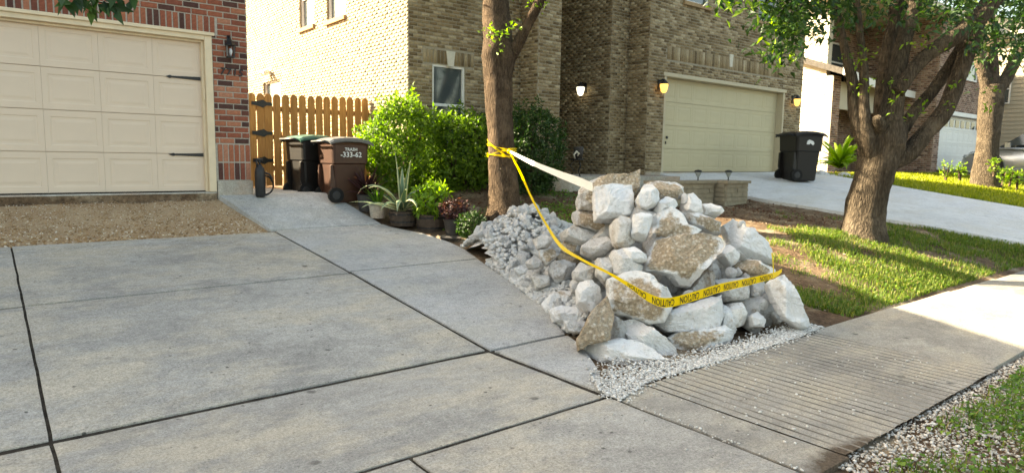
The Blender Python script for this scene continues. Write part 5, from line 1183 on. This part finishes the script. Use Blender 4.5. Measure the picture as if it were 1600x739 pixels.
T3 = empty('tree', (0, 0, 0), label='slim forked tree in front of the parked car, far right', cat='tree'); d3 = 19.0
limb(T3, [(at(1540, 300, d3), .42), pz(1540, 282, d3, 40), pz(1542, 240, d3, 31), pz(1546, 190, d3, 31), pz(1549, 150, d3, 35), pz(1550, 135, d3, 30)], BG, 'trunk', 16, .12)
limb(T3, [pz(1547, 150, d3, 22), pz(1535, 110, d3, 17), pz(1522, 60, d3, 13), pz(1510, -20, d3, 9)], BG); limb(T3, [pz(1550, 150, d3, 20), pz(1552, 100, d3, 14), pz(1548, 40, d3+.2, 12), pz(1550, -40, d3, 8)], BG)
limb(T3, [pz(1553, 148, d3, 22), pz(1575, 118, d3, 18), pz(1600, 70, d3, 16), pz(1640, 0, d3, 11)], BG)
cs = [at(rs.uniform(1490, 1720), rs.uniform(-170, 40), rs.uniform(17.5, 20.5)) for _ in range(150)]+[at(1515, 130, d3-.3), at(1518, 105, d3-.3), at(1540, 85, d3-.4), at(1590, 30, d3-.4)]
P_, N_ = clump_pts(cs, 24, .26, rs); leaves('crown', P_, N_, rs.uniform(.12, .2, len(P_)), M['tree_leaf'], T3)
# branch hanging in from above on the left
BR = empty('leafy_branch', (0, 0, 0), label='leafy branch tip hanging down before the garage header, top left', cat='branch'); db = 6.6
limb(BR, [pz(60, -160, db-.4, 10), pz(100, -70, db-.2, 7), pz(128, -18, db, 4), pz(150, 2, db, 2.5), pz(172, 6, db, 1.5)], BB, 'twig', 6)
limb(BR, [pz(150, -80, db+.1, 6), pz(190, -30, db+.1, 4), pz(208, -6, db+.1, 2)], BB, 'twig', 6)
cs = [at(104, -2, db), at(112, 4, db), at(136, 6, db), at(150, 6, db), at(160, 4, db), at(172, 10, db), at(122, -8, db), at(146, -12, db), at(208, -3, db+.1), at(180, -12, db)]
P_, N_ = clump_pts(cs, 5, .035, rs); N_ = N_*.6+np.array([-.3, -.9, .2]); leaves('leaf_cluster', P_, N_, rs.uniform(.15, .22, len(P_)), M['tree_leaf'], BR, wid=.45, droop=(.1, 0, -.8))
# ------------------------------------------------------------ shrubs
def shrub(loc, rad, n, size, mat, label, seed, stems=6, name='shrub', bumps=.30, up=.6):
    B = empty(name, loc, label=label, cat='shrub'); r2 = np.random.default_rng(seed); rad = np.array(rad)
    q = r2.normal(size=(n, 3)); q /= np.linalg.norm(q, axis=1, keepdims=True)
    sh = np.array([1+bumps*(noise.noise(Vector(a*2.2)+Vector((seed, 0, 0)))*1.2+.9*noise.noise(Vector(a*5)+Vector((seed, 5, 0)))) for a in q])
    depth = 1-np.abs(r2.normal(size=n))*.13; depth[r2.random(n) < .08] *= 1.06
    p = q*rad*(sh*depth)[:, None]; p[:, 2] += rad[2]*.95
    k = p[:, 2] > .02; p, q = p[k], q[k]
    nn = q*.6+r2.normal(size=p.shape)*.75+np.array([0, 0, .25])
    leaves('foliage', p, nn, r2.uniform(.6, 1.35, len(p))*size, M[mat], B, wid=.42, droop=q*.5+np.array([0, 0, up]))
    for i in range(stems):
        a = r2.uniform(0, 6.28); t_ = Vector((math.cos(a)*rad[0]*.6, math.sin(a)*rad[1]*.6, rad[2]*1.5)); MB().tube([(t_.x*.1, t_.y*.1, -.1), (t_.x*.5, t_.y*.5, t_.z*.45), t_], [.03, .022, .01], 6).build('stem', M['bark_brown'], B)
    return B
shrub((5.62, 10.02, .9), (.68, .55, .82), 11000, .078, 'shrub_leaf', 'big bright green sunlit shrub beside the bins', 1)
shrub((6.66, 9.78, .9), (.6, .5, .72), 8000, .075, 'shrub_leaf', 'rounded green shrub between the big bright shrub and the taped tree', 2)
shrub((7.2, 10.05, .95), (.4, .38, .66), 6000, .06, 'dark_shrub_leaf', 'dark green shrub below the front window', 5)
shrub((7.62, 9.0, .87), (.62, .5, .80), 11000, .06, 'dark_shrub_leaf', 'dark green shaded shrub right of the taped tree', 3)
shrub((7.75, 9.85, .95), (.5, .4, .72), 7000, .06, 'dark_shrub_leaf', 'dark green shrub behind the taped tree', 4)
B = shrub((5.26, 8.52, .60), (.27, .27, .26), 900, .10, 'lime_leaf', 'bushy lime green plant in the barrel behind the agave', 6, 4, 'potted_plant', .3, .2)
shrub((5.36, 8.06, .62), (.2, .2, .14), 700, .06, 'purple_leaf', 'dark purple leafy plant in a black pot by the path', 7, 3, 'potted_plant', .3, .2)
shrub((5.42, 7.70, .36), (.20, .20, .2), 1500, .045, 'dark_shrub_leaf', 'small dense green plant right of the purple one', 8, 3, 'potted_plant', .25, .3)
def pot(loc, prof, mat, label, name, hoops=None, n=20):
    B = empty(name, loc, label=label, cat='pot'); MB().lathe((0, 0, 0), prof, n).build('body', M[mat], B, smooth=False)
    prz = prof[-1]; MB().lathe((0, 0, prz[1]-.03), [(prz[0]*.93, 0), (prz[0]*.3, .025)], n).build('potting_soil', M['soil'], B)
    if hoops:
        for r_, z in hoops: MB().lathe((0, 0, z), [(r_, 0), (r_+.006, .004), (r_+.006, .024), (r_, .028)], n, cap=False).build('hoop', M['black_iron'], B)
    return B
pot((5.26, 8.52, .40), [(.2, 0), (.225, .12), (.23, .26)], 'barrel_wood', 'half barrel planter under the lime green plant', 'barrel_planter', [(.212, .05), (.229, .2)])
pot((4.95, 8.82, .48), [(.19, 0), (.215, .12), (.22, .22)], 'barrel_wood', 'half barrel planter under the agave', 'barrel_planter', [(.2, .05), (.217, .16)])
pot((5.36, 8.06, .36), [(.11, 0), (.15, .22), (.165, .26)], 'clay_pot', 'black pot holding the purple plant', 'plant_pot')
pot((5.12, 7.78, .34), [(.1, 0), (.15, .04), (.16, .05)], 'clay_pot', 'shallow black dish on the soil by the path edge', 'plant_pot')
pot((4.68, 9.12, .58), [(.11, 0), (.13, .16), (.14, .2)], 'footing_concrete', 'grey pot holding the spiky grass clump', 'plant_pot')
pot((4.66, 9.42, .66), [(.13, 0), (.16, .22), (.17, .26)], 'clay_pot', 'dark pot holding the dark red spiky plant', 'plant_pot')
def strap_plant(name, loc, specs, mat, label, wid, cat='plant', uv=True, keel=.25, seg=9):
    B = empty(name, loc, label=label, cat=cat)
    for (az, el0, L, curl) in specs:
        az = math.radians(az); e = math.radians(el0); p = Vector((0, 0, 0)); dl = L/seg; rows = []
        for i in range(seg+1):
            t = i/seg; w = wid*(.75+.5*math.sin(min(1, t*1.6)*math.pi*.6))*(1-t**2.4)+.002
            dirv = Vector((math.cos(az)*math.cos(e), math.sin(az)*math.cos(e), math.sin(e))); sd_ = Vector((-math.sin(az), math.cos(az), 0)); nn = sd_.cross(dirv)
            rows.append((p-sd_*w/2-nn*w*-keel, p-sd_*w*.22, p+sd_*w*.22, p+sd_*w/2-nn*w*-keel)); p = p+dirv*dl; e -= math.radians(curl)*(t*1.6+.2)/seg
        mb = MB()
        for r_ in rows: mb.v += [tuple(q) for q in r_]
        for i in range(seg):
            for j in range(3): mb.f.append((i*4+j, i*4+j+1, (i+1)*4+j+1, (i+1)*4+j)); mb.m.append(0)
        o = mb.build('leaf', M[mat], B, smooth=True)
        ul = o.data.uv_layers.new(name='UVMap'); us = (0, .3, .7, 1)
        for lp in o.data.loops: ul.data[lp.index].uv = (us[lp.vertex_index % 4], (lp.vertex_index//4)/seg)
    return B
ag = [(140, 86, .88, 10), (300, 83, .80, 16), (60, 78, .7, 30), (141, 62, .92, 165), (165, 66, .7, 120), (150, 20, .8, 40), (190, 25, .78, 70), (215, 30, .75, 95), (235, 35, .8, 120), (262, 42, .7, 130), (290, 30, .6, 90), (318, 66, .85, 175), (335, 55, .6, 120), (20, 60, .6, 100), (350, 30, .6, 70), (250, 62, .6, 90), (120, 45, .7, 90)]
strap_plant('agave', (4.93, 8.82, .70), ag, 'agave_leaf', 'large agave with long arching pale-edged leaves beside the path', .085)
rr = random.Random(4)
strap_plant('grass_clump', (4.68, 9.12, .76), [(rr.uniform(0, 360), rr.uniform(45, 88), rr.uniform(.24, .4), rr.uniform(10, 90)) for _ in range(46)], 'weed_leaf', 'spiky green clump in a grey pot between bins and agave', .018, seg=5)
strap_plant('cordyline', (4.66, 9.42, .9), [(rr.uniform(0, 360), rr.uniform(20, 85), rr.uniform(.35, .55), rr.uniform(20, 90)) for _ in range(34)], 'purple_leaf', 'dark red spiky plant in front of the brown bin', .05, seg=6)
strap_plant('sago_palm', tuple(at(1312, 262, 18.5)), [(rr.uniform(0, 360), rr.uniform(25, 80), rr.uniform(.7, 1.2), rr.uniform(50, 120)) for _ in range(44)], 'lime_leaf', 'bright green sago palm beyond the black bin', .13, seg=8)
for i, (u, v, s_) in enumerate(((1285, 275, .2), (1300, 277, .22), (1318, 278, .2), (1336, 279, .23))):
    o = link('edging_stone', cores[i]); o.location = at(u, v, 17.6); o.scale = (s_*1.3, s_, s_); tag(o, 'pale edging stone in front of the sago palm', 'stone', 'edging stones round the sago palm')
MB_w = [(1478, 262), (1500, 262), (1553, 256), (1577, 272), (1566, 270), (1590, 276)]
for i, (u, v) in enumerate(MB_w):
    shrub(tuple(at(u, v+14, 18.2)), (.13, .13, .2), 60, .11, 'lime_leaf', ['low weedy bush left of the slim tree by the white garage', 'leafy weed just left of the slim tree', 'tall leafy weed at the foot of the slim tree', 'leafy weed right of the slim tree under the car', 'weed between slim tree and car wheel', 'pale low weed below the parked car'][i], 20+i, 2, 'weed_plant', .4, .6)
# ------------------------------------------------------------ lawn, weeds, mulch
def scatter(n, x0, x1, y0, y1, keep, seed):
    r_ = random.Random(seed); out = []
    while n > 0:
        n -= 1; x, y = r_.uniform(x0, x1), r_.uniform(y0, y1)
        if keep(x, y, r_.random()): out.append((x, y, ground_z(x, y)+.005))
    return np.array(out)
def nz(x, y, f, o=0): return noise.noise(Vector((x*f, y*f, o)))
def lawn_keep(x, y, r):
    if y < 2.92 or heap_z(x, y) > .05: return False
    if 10 < x and -.03 < nbz(x, y)[0] < 1.03: return False
    dens = .72-(y-2.9)*.38+nz(x, y, .75)*1.0+nz(x, y, 2.7, 3)*.6
    if x < 6.4: dens -= .1
    return r < dens
p = scatter(130000, 5.9, 13.6, 2.9, 6.2, lawn_keep, 1); blades('lawn_grass', p, RNG.uniform(.03, .09, len(p)), .0045, M['grass_blade'], kind='stuff', label='patchy green lawn right of the rubble pile', lean=.9)
p2 = scatter(26000, 5.9, 13.6, 2.9, 5.6, lambda x, y, r: lawn_keep(x, y, r*1.6), 2); p2[:, 2] += RNG.uniform(.01, .05, len(p2))
leaves('lawn_clover', p2, RNG.normal(size=p2.shape)*.4+np.array([0, 0, 1]), RNG.uniform(.018, .04, len(p2)), M['weed_leaf'], wid=.8, kind='stuff', label='clover leaves growing in the patchy lawn')
p = scatter(16000, 5.3, 8.3, 6.6, 8.9, lambda x, y, r: r < .22+nz(x, y, 1.7, 6)*.6 and small_z(x, y) < yard(x, y)+.02, 3)
p[:, 2] += RNG.uniform(.0, .05, len(p)); leaves('ground_weeds', p, RNG.normal(size=p.shape)*.5+np.array([0, 0, 1]), RNG.uniform(.02, .055, len(p)), M['weed_leaf'], wid=.7, kind='stuff', label='low yellow green weeds around the taped tree')
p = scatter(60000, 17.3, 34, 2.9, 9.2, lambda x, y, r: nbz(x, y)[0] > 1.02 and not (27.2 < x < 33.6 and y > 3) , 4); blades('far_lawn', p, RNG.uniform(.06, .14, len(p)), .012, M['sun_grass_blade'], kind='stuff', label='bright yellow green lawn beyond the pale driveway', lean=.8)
p = scatter(42000, 3.4, 9.5, -.6, 1.36, lambda x, y, r: r < .72+(x-4.3)*.35-(y-.95)*1.3+nz(x, y, 1.6, 9)*.9, 5)
k = len(p)//2; blades('verge_grass', p[:k], RNG.uniform(.03, .09, k), .004, M['grass_blade'], kind='stuff', label='grass tufts on the gravel verge, lower right', lean=.9)
q = p[k:].copy(); q[:, 2] += RNG.uniform(.01, .06, len(q)); leaves('verge_clover', q, RNG.normal(size=q.shape)*.4+np.array([0, 0, 1]), RNG.uniform(.02, .045, len(q)), M['weed_leaf'], wid=.8, kind='stuff', label='leafy weeds on the gravel verge, lower right')
p = scatter(9000, 5.6, 12.4, 4.6, 9.6, lambda x, y, r: r < .3+nz(x, y, .8, 2)+(y-5.5)*.25 and not (x > 10.5 and -.03 < nbz(x, y)[0]) and heap_z(x, y) < .05 and small_z(x, y) < yard(x, y)+.02, 6)
leaves('mulch', p+np.array([0, 0, .008]), RNG.normal(size=p.shape)*.35+np.array([0, 0, 1]), RNG.uniform(.03, .08, len(p)), M['mulch_mat'], wid=.35, kind='stuff', label='dark brown mulch under the hedge and trees')
p = scatter(7000, 5.6, 12.6, 2.95, 9.0, lambda x, y, r: r < .35+nz(x, y, 1.1, 12)*.8 and heap_z(x, y) < .05 and not (x > 10 and -.03 < nbz(x, y)[0]) and small_z(x, y) < yard(x, y)+.02, 16)
leaves('leaf_litter', p+np.array([0, 0, .012]), RNG.normal(size=p.shape)*.4+np.array([0, 0, 1]), RNG.uniform(.02, .06, len(p)), M['litter'], wid=.45, kind='stuff', label='dry tan leaf litter scattered over the bare soil')
